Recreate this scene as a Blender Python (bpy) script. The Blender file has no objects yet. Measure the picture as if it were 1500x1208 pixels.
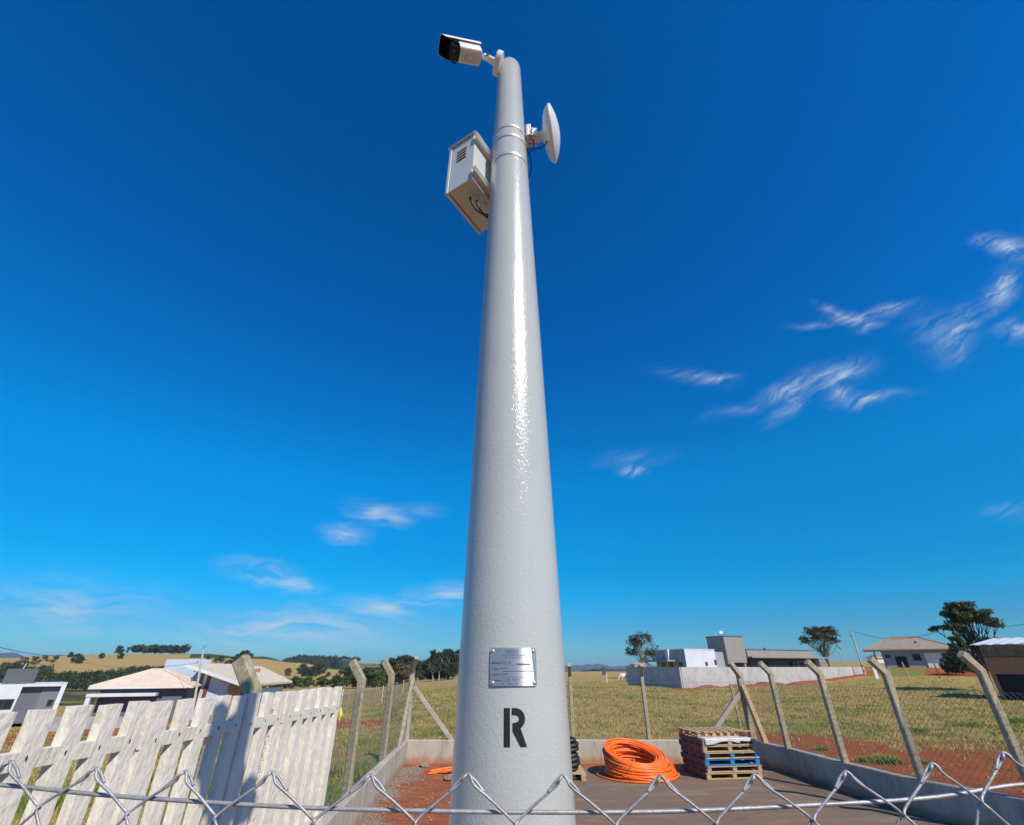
import bpy, bmesh, math, random
import numpy as np
from mathutils import Vector, Matrix, noise as mnoise
random.seed(7); rng = np.random.default_rng(7)
R = math.radians
S = bpy.context.scene
COL = S.collection

# ------------------------------------------------------------------ camera
CAM_H = 2.0; F = 665.0; PITCH = R(29.2)
cp, sp = math.cos(PITCH), math.sin(PITCH)
cam = bpy.data.cameras.new('camera'); cam.sensor_width = 36; cam.lens = 36*F/1500
cam.clip_start = 0.05; cam.clip_end = 20000
co = bpy.data.objects.new('camera', cam); COL.objects.link(co)
co.location = (0, 0, CAM_H); co.rotation_euler = (R(90)+PITCH, 0, 0)
S.camera = co

def ray(px, py):
    u = (px-750)/F; v = (py-604)/F
    return u, cp+v*sp, sp-v*cp
def on_y(px, py, Y):
    a, b, c = ray(px, py); t = Y/b
    return Vector((a*t, Y, CAM_H+c*t))
def on_z(px, py, z):
    a, b, c = ray(px, py); t = (z-CAM_H)/c
    return Vector((a*t, b*t, z))

# ------------------------------------------------------------------ sun + sky
SUN_AZ, SUN_EL = R(180-37), R(43)          # clockwise from +Y
sd = Vector((math.sin(SUN_AZ)*math.cos(SUN_EL), math.cos(SUN_AZ)*math.cos(SUN_EL), math.sin(SUN_EL)))
L = bpy.data.lights.new('sun', 'SUN'); L.energy = 5.0; L.angle = R(0.5); L.color = (1, .905, .77)
lo = bpy.data.objects.new('sun', L); COL.objects.link(lo)
lo.rotation_euler = sd.to_track_quat('Z', 'Y').to_euler()
W = bpy.data.worlds.new('World'); S.world = W; W.use_nodes = True
nt = W.node_tree; N = nt.nodes; LK = nt.links; N.clear()
def nn(t, **k):
    n = N.new(t)
    for a, b in k.items(): setattr(n, a, b)
    return n
def wm(op, a, b=None, c=None):
    n = nn('ShaderNodeMath', operation=op)
    for i, x in enumerate((a, b, c)):
        if x is None: continue
        if isinstance(x, (int, float)): n.inputs[i].default_value = x
        else: LK.new(x, n.inputs[i])
    return n.outputs[0]
sky = nn('ShaderNodeTexSky'); sky.sky_type = 'NISHITA'; sky.sun_disc = False
sky.sun_elevation = SUN_EL; sky.sun_rotation = SUN_AZ; sky.altitude = 600
sky.air_density = 1.0; sky.dust_density = 0.25; sky.ozone_density = 2.5
bgn = nn('ShaderNodeBackground'); bgn.inputs[1].default_value = 0.1
out = nn('ShaderNodeOutputWorld'); LK.new(bgn.outputs[0], out.inputs[0])
tc = nn('ShaderNodeTexCoord'); sx = nn('ShaderNodeSeparateXYZ'); LK.new(tc.outputs['Generated'], sx.inputs[0])
# deep polarised blue: the sky colour raised to a power per channel, tinted
hs = nn('ShaderNodeHueSaturation'); hs.inputs['Saturation'].default_value = 1.22; LK.new(sky.outputs[0], hs.inputs['Color'])
el = nn('ShaderNodeMapRange'); LK.new(sx.outputs[2], el.inputs[0])
rmp = nn('ShaderNodeValToRGB'); LK.new(sx.outputs[2], rmp.inputs[0])
SKYR = [(0.0, (.36, .84, 1.28)), (.07, (.20, .84, 1.33)), (.12, (.05, 1.06, 1.56)), (.17, (.01, 1.15, 1.62)), (.34, (0, 1.62, 2.15)), (.60, (0, 1.36, 2.25)), (.93, (0, 1.20, 1.98)), (1.0, (.0, 1.15, 1.95))]
while len(rmp.color_ramp.elements) < len(SKYR): rmp.color_ramp.elements.new(.5)
for e, (p, c) in zip(rmp.color_ramp.elements, SKYR):
    e.position = p; e.color = (c[0]/2.5, c[1]/2.5, c[2]/2.5, 1)
mul = nn('ShaderNodeMix', data_type='RGBA', blend_type='MULTIPLY'); mul.inputs[0].default_value = 1
LK.new(hs.outputs[0], mul.inputs[6]); LK.new(rmp.outputs[0], mul.inputs[7])
skc = nn('ShaderNodeVectorMath', operation='SCALE'); LK.new(mul.outputs[2], skc.inputs[0]); skc.inputs['Scale'].default_value = 2.5*.75
W.cycles.sampling_method = 'MANUAL'; W.cycles.sample_map_resolution = 512
# cirrus wisps, placed by direction in the sky
ysafe = wm('MAXIMUM', sx.outputs[1], 0.02)
cx = nn('ShaderNodeCombineXYZ'); LK.new(wm('DIVIDE', sx.outputs[0], ysafe), cx.inputs[0]); LK.new(wm('DIVIDE', sx.outputs[2], ysafe), cx.inputs[1])
def warp(src, scale, amt, det=3):
    n1 = nn('ShaderNodeTexNoise'); n1.inputs['Scale'].default_value = scale; n1.inputs['Detail'].default_value = det
    LK.new(src, n1.inputs['Vector'])
    s1 = nn('ShaderNodeVectorMath', operation='SUBTRACT'); LK.new(n1.outputs['Color'], s1.inputs[0]); s1.inputs[1].default_value = (.5, .5, .5)
    s2 = nn('ShaderNodeVectorMath', operation='SCALE'); LK.new(s1.outputs[0], s2.inputs[0]); s2.inputs['Scale'].default_value = amt
    a = nn('ShaderNodeVectorMath', operation='ADD'); LK.new(src, a.inputs[0]); LK.new(s2.outputs[0], a.inputs[1])
    return a.outputs[0]
wv = warp(warp(cx.outputs[0], 5, .075), 20, .014, 4)
def streaks(tilt):
    mp = nn('ShaderNodeMapping'); mp.vector_type = 'TEXTURE'; LK.new(wv, mp.inputs[0]); mp.inputs['Rotation'].default_value = (0, 0, R(tilt)); mp.inputs['Scale'].default_value = (.15, .022, 1)
    nz = nn('ShaderNodeTexNoise'); nz.inputs['Scale'].default_value = 1.0; nz.inputs['Detail'].default_value = 6; nz.inputs['Roughness'].default_value = .6; nz.inputs['Distortion'].default_value = .5
    LK.new(mp.outputs[0], nz.inputs['Vector']); m1 = nn('ShaderNodeMapRange', interpolation_type='SMOOTHSTEP'); LK.new(nz.outputs[0], m1.inputs[0]); m1.inputs[1].default_value = .30; m1.inputs[2].default_value = .66; return m1.outputs[0]
def fibres(tilt):
    mp = nn('ShaderNodeMapping'); mp.vector_type = 'TEXTURE'; LK.new(wv, mp.inputs[0]); mp.inputs['Rotation'].default_value = (0, 0, R(tilt)); mp.inputs['Scale'].default_value = (.07, .0065, 1)
    nz = nn('ShaderNodeTexNoise'); nz.inputs['Scale'].default_value = 1.0; nz.inputs['Detail'].default_value = 5; nz.inputs['Roughness'].default_value = .65
    LK.new(mp.outputs[0], nz.inputs['Vector']); m1 = nn('ShaderNodeMapRange'); LK.new(nz.outputs[0], m1.inputs[0]); m1.inputs[1].default_value = .30; m1.inputs[2].default_value = .62; m1.inputs[3].default_value = .35; m1.inputs[4].default_value = 1.15; return m1.outputs[0]
stR, stL = wm('MULTIPLY', streaks(30), fibres(36)), streaks(-6)
WISPS = [  # px, py, half length, half width (pixels), tilt (deg, up to the right), strength
 (1478, 362, 36, 20, -10, .95), (1445, 352, 34, 9, 25, .6), (1405, 488, 75, 17, 48, .75), (1462, 425, 72, 13, 47, .85), (1380, 490, 60, 32, 40, .35), (1496, 482, 46, 18, 18, .65),
 (1222, 456, 32, 8, -38, .8), (1250, 468, 40, 10, -8, .95), (1300, 456, 62, 9, 18, .65), (1275, 480, 28, 6, 18, .55), (1190, 476, 40, 6, 5, .4),
 (1225, 548, 62, 16, 18, .95), (1160, 570, 72, 10, 20, .75), (1165, 588, 66, 10, 38, .65), (1228, 572, 26, 18, 70, .85), (1275, 584, 62, 9, 8, .75), (1080, 602, 60, 8, 15, .3),
 (1048, 552, 36, 7, 10, .75), (1010, 548, 60, 12, -8, .3), (925, 686, 24, 7, 0, 1.0), (930, 668, 60, 12, 8, .25), (1483, 748, 44, 11, 8, .4),
 (548, 754, 44, 13, -16, .95), (570, 768, 30, 8, -5, .8), (505, 784, 36, 11, -4, .85), (385, 838, 72, 11, -14, .85), (430, 854, 52, 9, -12, .8), (610, 750, 40, 10, 0, .25),
 (568, 884, 95, 14, 4, .9), (660, 874, 45, 12, 5, .85), (400, 912, 160, 18, 3, .85), (400, 895, 90, 10, -4, .5), (520, 912, 70, 9, -3, .7), (440, 926, 230, 30, 2, .65), (100, 890, 160, 34, -3, .6)]
accs = {0: None, 1: None}
for px, py, hl, hw, tilt, st in WISPS:
    a, b, c = ray(px, py); k = 1/(F*b)
    mp = nn('ShaderNodeMapping', vector_type='TEXTURE'); LK.new(wv, mp.inputs[0])
    mp.inputs['Location'].default_value = (a/b, c/b, 0); mp.inputs['Rotation'].default_value = (0, 0, R(tilt))
    mp.inputs['Scale'].default_value = (hl*k*1.5, hw*k*2.1, 1)
    g = nn('ShaderNodeTexGradient', gradient_type='QUADRATIC_SPHERE'); LK.new(mp.outputs[0], g.inputs[0])
    d = wm('MULTIPLY', g.outputs[1], st*1.25); sd_ = 0 if px > 700 else 1
    accs[sd_] = d if accs[sd_] is None else wm('MAXIMUM', accs[sd_], wm('ADD', d, wm('MULTIPLY', accs[sd_], .25)))
acc = wm('ADD', wm('MULTIPLY', accs[0], stR), wm('MULTIPLY', accs[1], stL)); acc = wm('MINIMUM', acc, 1)
front = wm('GREATER_THAN', sx.outputs[1], 0.05)
acc = wm('MULTIPLY', wm('MULTIPLY', acc, front), .85)
cm = nn('ShaderNodeMix', data_type='RGBA'); LK.new(acc, cm.inputs[0]); LK.new(skc.outputs[0], cm.inputs[6]); cm.inputs[7].default_value = (5.3, 6.5, 8.0, 1)
LK.new(cm.outputs[2], bgn.inputs[0])
S.view_settings.view_transform = 'Standard'; S.view_settings.look = 'None'; S.view_settings.exposure = 0; S.view_settings.gamma = 1

# ------------------------------------------------------------------ materials
def mat(name, base, rough=.8, metal=0, var=None, vscale=3, bump=0, bscale=30, detail=6, spec=.5, coords='Object', contrast=(.35, .65), extra=None, trans=0, stretch=None, lo=None):
    m = bpy.data.materials.new(name); m.use_nodes = True; t = m.node_tree; n = t.nodes; l = t.links
    p = n['Principled BSDF']; p.inputs['Roughness'].default_value = rough; p.inputs['Metallic'].default_value = metal
    p.inputs['Specular IOR Level'].default_value = spec
    p.inputs['Base Color'].default_value = (*base, 1)
    tcn = n.new('ShaderNodeTexCoord'); vec = tcn.outputs[coords]
    if stretch:
        mpn = n.new('ShaderNodeMapping'); mpn.inputs['Scale'].default_value = stretch; l.new(vec, mpn.inputs[0]); vec = mpn.outputs[0]
    colr = None
    if var:
        nz = n.new('ShaderNodeTexNoise'); nz.inputs['Scale'].default_value = vscale; nz.inputs['Detail'].default_value = detail; nz.inputs['Roughness'].default_value = .62
        l.new(vec, nz.inputs['Vector'])
        mr = n.new('ShaderNodeMapRange'); mr.inputs[1].default_value = contrast[0]; mr.inputs[2].default_value = contrast[1]; l.new(nz.outputs[0], mr.inputs[0])
        mx = n.new('ShaderNodeMix'); mx.data_type = 'RGBA'; l.new(mr.outputs[0], mx.inputs[0]); mx.inputs[6].default_value = (*base, 1); mx.inputs[7].default_value = (*var, 1)
        colr = mx.outputs[2]
    if extra:   # second stain layer: colour, scale, threshold lo/hi, strength
        c2, s2, l2, h2, a2 = extra
        nz = n.new('ShaderNodeTexNoise'); nz.inputs['Scale'].default_value = s2; nz.inputs['Detail'].default_value = 7; nz.inputs['Roughness'].default_value = .7
        l.new(vec, nz.inputs['Vector'])
        mr = n.new('ShaderNodeMapRange'); mr.inputs[1].default_value = l2; mr.inputs[2].default_value = h2; mr.inputs[4].default_value = a2; l.new(nz.outputs[0], mr.inputs[0])
        mx = n.new('ShaderNodeMix'); mx.data_type = 'RGBA'; l.new(mr.outputs[0], mx.inputs[0])
        if colr: l.new(colr, mx.inputs[6])
        else: mx.inputs[6].default_value = (*base, 1)
        mx.inputs[7].default_value = (*c2, 1); colr = mx.outputs[2]
    if colr: l.new(colr, p.inputs['Base Color'])
    if bump:
        nb = n.new('ShaderNodeTexNoise'); nb.inputs['Scale'].default_value = bscale; nb.inputs['Detail'].default_value = 4; l.new(vec, nb.inputs['Vector'])
        bp = n.new('ShaderNodeBump'); bp.inputs['Strength'].default_value = bump; bp.inputs['Distance'].default_value = .02; l.new(nb.outputs[0], bp.inputs['Height']); l.new(bp.outputs[0], p.inputs['Normal'])
    if trans:
        tr = n.new('ShaderNodeBsdfTranslucent'); tr.inputs[0].default_value = (*[c*1.3 for c in base], 1)
        ms = n.new('ShaderNodeMixShader'); ms.inputs[0].default_value = trans
        l.new(p.outputs[0], ms.inputs[1]); l.new(tr.outputs[0], ms.inputs[2]); l.new(ms.outputs[0], n['Material Output'].inputs[0])
    return m
def nodes_of(m): return m.node_tree.nodes, m.node_tree.links, m.node_tree.nodes['Principled BSDF']

M = {}
# painted pole with roller texture and a gloss coat
m = mat('pole_paint', (.435, .455, .435), rough=.17, var=(.47, .49, .47), vscale=2.5, spec=.55, extra=((.36, .35, .31), 5, .62, .80, .5))
n, l, p = nodes_of(m); tcn = n.new('ShaderNodeTexCoord')
mpn = n.new('ShaderNodeMapping'); mpn.inputs['Scale'].default_value = (1, 1, .8); l.new(tcn.outputs['Object'], mpn.inputs[0])
nz = n.new('ShaderNodeTexNoise'); nz.inputs['Scale'].default_value = 120; nz.inputs['Detail'].default_value = 3; nz.inputs['Distortion'].default_value = 1.0; l.new(mpn.outputs[0], nz.inputs['Vector'])
nz2 = n.new('ShaderNodeTexNoise'); nz2.inputs['Scale'].default_value = 420; nz2.inputs['Detail'].default_value = 2; l.new(mpn.outputs[0], nz2.inputs['Vector'])
ad = n.new('ShaderNodeMath'); ad.operation = 'MULTIPLY_ADD'; l.new(nz2.outputs[0], ad.inputs[0]); ad.inputs[1].default_value = .20; l.new(nz.outputs[0], ad.inputs[2])
bp = n.new('ShaderNodeBump'); bp.inputs['Strength'].default_value = .5; bp.inputs['Distance'].default_value = .0024; l.new(ad.outputs[0], bp.inputs['Height']); l.new(bp.outputs[0], p.inputs['Normal'])
M['pole'] = m
M['black_paint'] = mat('black_stencil_paint', (.004, .004, .005), rough=.75, var=(.010, .010, .011), vscale=80)
M['steel'] = mat('brushed_steel', (.62, .63, .64), rough=.35, metal=.55, bump=.05, bscale=60, stretch=(1, 1, 30))
M['plate'] = mat('nameplate_metal', (.66, .65, .63), rough=.34, metal=.8, var=(.60, .59, .57), vscale=30, stretch=(.2, .2, 8))
_n, _l, _p = nodes_of(M['plate']); _t = _n.new('ShaderNodeTangent'); _t.direction_type = 'RADIAL'; _t.axis = 'Z'; _l.new(_t.outputs[0], _p.inputs['Tangent']); _p.inputs['Anisotropic'].default_value = .85; _p.inputs['Anisotropic Rotation'].default_value = .25
M['engrave'] = mat('engraved_grey', (.05, .055, .065), rough=.7)
M['galv'] = mat('galvanised_wire', (.42, .42, .43), rough=.5, metal=.35, var=(.28, .28, .29), vscale=60, bump=.1, bscale=300)
M['galvfar'] = mat('fence_wire', (.24, .24, .22), rough=.55, metal=.3)
M['white_plastic'] = mat('white_plastic', (.78, .78, .77), rough=.35, var=(.72, .72, .71), vscale=9)
M['white_metal'] = mat('white_enamel', (.76, .77, .77), rough=.3, var=(.70, .71, .71), vscale=6)
M['box_grey'] = mat('box_grey_enamel', (.56, .60, .60), rough=.38, var=(.50, .54, .54), vscale=7, bump=.04, bscale=200)
M['black_glass'] = mat('black_glass', (.010, .010, .012), rough=.08)
M['rubber'] = mat('black_rubber', (.015, .015, .017), rough=.55)
M['darkmetal'] = mat('dark_metal', (.11, .12, .13), rough=.5, metal=.5)
M['conc'] = mat('weathered_concrete', (.46, .43, .37), rough=.92, var=(.33, .30, .24), vscale=6, bump=.35, bscale=60, extra=((.20, .15, .09), 11, .60, .75, .5))
M['concL'] = mat('lichen_concrete', (.40, .35, .24), rough=.95, var=(.25, .21, .13), vscale=14, bump=.4, bscale=50, extra=((.42, .30, .07), 16, .55, .68, .6))
M['concR'] = mat('mossy_grey_concrete', (.44, .38, .26), rough=.95, var=(.30, .26, .16), vscale=12, bump=.4, bscale=50, extra=((.12, .11, .08), 9, .58, .7, .5))
M['wallconc'] = mat('cement_render', (.50, .45, .37), rough=.9, var=(.36, .32, .26), vscale=2.6, bump=.3, bscale=30, stretch=(1.6, 1.6, .35), extra=((.24, .15, .09), 3.1, .52, .72, .6))
_n, _l, _p = nodes_of(M['wallconc'])
_t = _n.new('ShaderNodeTexCoord'); _x = _n.new('ShaderNodeSeparateXYZ'); _l.new(_t.outputs['Object'], _x.inputs[0])
_z = _n.new('ShaderNodeTexNoise'); _z.inputs['Scale'].default_value = 5; _z.inputs['Detail'].default_value = 7; _l.new(_t.outputs['Object'], _z.inputs['Vector'])
_a = _n.new('ShaderNodeMath'); _a.operation = 'MULTIPLY_ADD'; _l.new(_z.outputs[0], _a.inputs[0]); _a.inputs[1].default_value = -.28; _l.new(_x.outputs[2], _a.inputs[2])
_r = _n.new('ShaderNodeMapRange'); _l.new(_a.outputs[0], _r.inputs[0]); _r.inputs[1].default_value = .02; _r.inputs[2].default_value = -.10; _r.inputs[4].default_value = .75
_m = _n.new('ShaderNodeMix'); _m.data_type = 'RGBA'; _l.new(_r.outputs[0], _m.inputs[0]); _l.new(_p.inputs['Base Color'].links[0].from_socket, _m.inputs[6]); _m.inputs[7].default_value = (.36, .15, .07, 1); _l.new(_m.outputs[2], _p.inputs['Base Color'])
M['picket'] = mat('whitewashed_concrete', (.74, .70, .61), rough=.9, var=(.62, .58, .49), vscale=7, bump=.6, bscale=30, stretch=(1, 1, .5), extra=((.34, .29, .22), 20, .62, .70, .7))
M['orange'] = mat('orange_plastic_duct', (.97, .19, .022), rough=.42, var=(.84, .155, .020), vscale=2.5)
M['blacktube'] = mat('black_corrugated_tube', (.018, .018, .02), rough=.5)
M['wood'] = mat('raw_pine', (.56, .38, .20), rough=.8, var=(.40, .25, .13), vscale=6, stretch=(1, 6, 6), bump=.1)
M['wooddark'] = mat('aged_maroon_wood', (.17, .072, .055), rough=.85, var=(.11, .05, .04), vscale=6, stretch=(6, 1, 6), bump=.1)
M['blue'] = mat('blue_painted_wood', (.012, .22, .50), rough=.6, var=(.015, .17, .40), vscale=9)
M['woodgrey'] = mat('grey_weathered_wood', (.42, .36, .29), rough=.85, var=(.30, .25, .20), vscale=9, stretch=(1, 1, 6))
M['film'] = mat('plastic_sheet', (.70, .68, .72), rough=.35, var=(.55, .53, .58), vscale=9, bump=.5, bscale=14)
M['leaf'] = mat('leaf_dark', (.050, .078, .022), rough=.6, var=(.030, .050, .018), vscale=1.4, trans=.25)
M['leafshade'] = mat('leaf_olive', (.080, .105, .030), rough=.6, var=(.035, .055, .018), vscale=1.8, trans=.25)
M['leafeuc'] = mat('leaf_eucalyptus', (.062, .082, .040), rough=.6, var=(.038, .055, .030), vscale=.8, trans=.2)
M['leafbrown'] = mat('leaf_brown_green', (.095, .080, .036), rough=.7, var=(.06, .055, .026), vscale=.7, trans=.2)
M['leafgreen'] = mat('leaf_fresh_green', (.10, .135, .022), rough=.6, var=(.055, .085, .018), vscale=.5, trans=.25)
M['leafdry'] = mat('leaf_dry_scrub', (.17, .125, .06), rough=.8, var=(.10, .09, .04), vscale=.5, trans=.2)
M['woodland'] = mat('woodland_green', (.055, .080, .024), rough=.8, var=(.032, .05, .018), vscale=.06, trans=.15)
M['bark'] = mat('bark', (.16, .13, .10), rough=.95, var=(.10, .08, .06), vscale=5, bump=.4)
M['barkpale'] = mat('pale_bark', (.42, .38, .32), rough=.9, var=(.24, .21, .17), vscale=2)
M['wallwhite'] = mat('white_house_paint', (.66, .68, .71), rough=.85, var=(.58, .60, .64), vscale=.7, extra=((.5, .48, .44), 2, .6, .8, .4))
M['wallblue'] = mat('pale_blue_paint', (.56, .65, .74), rough=.85, var=(.50, .59, .68), vscale=.7)
M['wallgrey'] = mat('slate_grey_paint', (.135, .145, .175), rough=.85, var=(.11, .12, .15), vscale=.7)
M['walltaupe'] = mat('taupe_paint', (.30, .275, .25), rough=.85, var=(.26, .24, .22), vscale=.7)
M['walllight'] = mat('light_grey_paint', (.37, .37, .37), rough=.85, var=(.31, .31, .31), vscale=.6)
M['render'] = mat('grey_cement_block', (.44, .44, .43), rough=.92, var=(.34, .34, .33), vscale=1.1, extra=((.50, .49, .47), .8, .5, .62, .7), bump=.2)
M['glass'] = mat('window_glass', (.02, .025, .03), rough=.1)
M['frame'] = mat('window_frame', (.70, .70, .70), rough=.5)
M['dark'] = mat('dark_interior', (.02, .02, .022), rough=.9)
def tiles(name, base, var, ang=0):
    m = mat(name, base, rough=.85, var=var, vscale=1.2)
    n, l, p = nodes_of(m); t = n.new('ShaderNodeTexCoord'); w = n.new('ShaderNodeTexWave'); w.bands_direction = 'X' if ang == 0 else 'Y'
    w.inputs['Scale'].default_value = 1.6; w.inputs['Distortion'].default_value = .3; l.new(t.outputs['Object'], w.inputs[0])
    b = n.new('ShaderNodeBump'); b.inputs['Strength'].default_value = .35; b.inputs['Distance'].default_value = .03; l.new(w.outputs[1], b.inputs['Height']); l.new(b.outputs[0], p.inputs['Normal'])
    return m
M['roofcream'] = tiles('cream_roof_tiles', (.72, .58, .44), (.62, .50, .38))
M['roofsand'] = tiles('sand_roof_tiles', (.62, .55, .42), (.54, .47, .36))
M['rooftaupe'] = tiles('taupe_roof_tiles', (.33, .27, .20), (.26, .21, .16))
M['fascia'] = mat('fascia_paint', (.72, .66, .64), rough=.6)
M['zinc'] = mat('white_sheet_roof', (.72, .74, .76), rough=.4)
# brick
m = mat('brick', (.30, .12, .07), rough=.9); n, l, p = nodes_of(m)
t = n.new('ShaderNodeTexCoord'); b = n.new('ShaderNodeTexBrick'); mpn = n.new('ShaderNodeMapping'); mpn.inputs['Rotation'].default_value = (R(90), 0, 0)
l.new(t.outputs['Object'], mpn.inputs[0]); l.new(mpn.outputs[0], b.inputs[0]); b.inputs['Scale'].default_value = 4.5
b.inputs['Color1'].default_value = (.52, .21, .105, 1); b.inputs['Color2'].default_value = (.40, .15, .08, 1); b.inputs['Mortar'].default_value = (.30, .22, .16, 1)
l.new(b.outputs[0], p.inputs['Base Color']); M['brick'] = m
M['stone'] = mat('orange_stone_cladding', (.50, .26, .13), rough=.9, var=(.34, .17, .09), vscale=4, bump=.5)
M['soil'] = mat('red_soil', (.36, .095, .034), rough=.95, var=(.22, .062, .026), vscale=2.2, bump=.8, bscale=9)
M['rock'] = mat('rock', (.30, .24, .19), rough=.95, var=(.20, .14, .10), vscale=7, bump=.5)
M['cowhide'] = mat('white_hide', (.74, .70, .64), rough=.9, var=(.62, .57, .50), vscale=3)
M['gbrown'] = mat('brown_thatch_grass', (.30, .19, .075), rough=.9, trans=.3)
M['gdry'] = mat('dry_grass', (.52, .39, .13), rough=.9, trans=.3)
M['golive'] = mat('olive_grass', (.34, .31, .07), rough=.9, trans=.3)
M['ggreen'] = mat('green_grass', (.19, .27, .045), rough=.9, trans=.3)
M['yellow'] = mat('yellow_leaf', (.62, .55, .05), rough=.7)
M['mount'] = mat('far_forest_hill', (.075, .085, .055), rough=1, var=(.045, .060, .040), vscale=.004)

# terrain: masks stored per vertex (soil, green, dark scrub)
def ground_mat():
    m = bpy.data.materials.new('field_ground'); m.use_nodes = True; n = m.node_tree.nodes; l = m.node_tree.links; p = n['Principled BSDF']; p.inputs['Roughness'].default_value = .95; p.inputs['Specular IOR Level'].default_value = .1
    at = n.new('ShaderNodeAttribute'); at.attribute_name = 'cover'; se = n.new('ShaderNodeSeparateColor'); l.new(at.outputs['Color'], se.inputs[0])
    t = n.new('ShaderNodeTexCoord').outputs['Object']
    def nz(s, d=6, r=.65):
        x = n.new('ShaderNodeTexNoise'); x.inputs['Scale'].default_value = s; x.inputs['Detail'].default_value = d; x.inputs['Roughness'].default_value = r; l.new(t, x.inputs['Vector']); return x.outputs[0]
    def mr(v, a, b, c=0, d=1):
        x = n.new('ShaderNodeMapRange'); l.new(v, x.inputs[0])
        for i, k in enumerate((a, b, c, d)): x.inputs[i+1].default_value = k
        return x.outputs[0]
    def mix(f, a, b):
        x = n.new('ShaderNodeMix'); x.data_type = 'RGBA'; l.new(f, x.inputs[0])
        for i, c in ((6, a), (7, b)):
            if isinstance(c, tuple): x.inputs[i].default_value = (*c, 1)
            else: l.new(c, x.inputs[i])
        return x.outputs[2]
    def ma(op, a, b):
        x = n.new('ShaderNodeMath'); x.operation = op
        for i, k in enumerate((a, b)):
            if isinstance(k, (int, float)): x.inputs[i].default_value = k
            else: l.new(k, x.inputs[i])
        return x.outputs[0]
    big, midn, fine, vf = nz(.03, 8), nz(.35, 8, .7), nz(2.2, 8, .75), nz(16, 6, .75)
    dry = mix(mr(fine, .35, .65), (.47, .34, .115), (.33, .24, .085))
    dry = mix(mr(big, .4, .62), dry, (.42, .28, .10))
    grn = mix(mr(vf, .35, .65), (.27, .265, .055), (.16, .185, .035))
    g = mr(ma('ADD', se.outputs[1], ma('MULTIPLY', ma('SUBTRACT', midn, .5), 1.7)), .35, .75)
    c = mix(g, dry, grn)
    c = mix(mr(nz(.9, 8, .8), .54, .66, 0, .65), c, (.24, .15, .065))
    soil = mix(mr(fine, .3, .7), (.44, .125, .038), (.27, .078, .028))
    s = mr(ma('ADD', se.outputs[0], ma('MULTIPLY', ma('SUBTRACT', ma('ADD', ma('MULTIPLY', midn, .5), ma('MULTIPLY', fine, .5)), .5), 2.2)), .42, .62)
    c = mix(s, c, soil)
    sc = mr(ma('ADD', se.outputs[2], ma('MULTIPLY', ma('SUBTRACT', nz(.02, 9, .75), .5), 1.4)), .45, .6)
    c = mix(sc, c, (.055, .07, .025))
    c = mix(mr(vf, .62, .75, 0, .5), c, (.12, .10, .05))
    l.new(c, p.inputs['Base Color'])
    b = n.new('ShaderNodeBump'); b.inputs['Strength'].default_value = .9; b.inputs['Distance'].default_value = .12; l.new(ma('ADD', fine, ma('MULTIPLY', vf, .5)), b.inputs['Height']); l.new(b.outputs[0], p.inputs['Normal'])
    return m
M['field'] = ground_mat()
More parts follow.
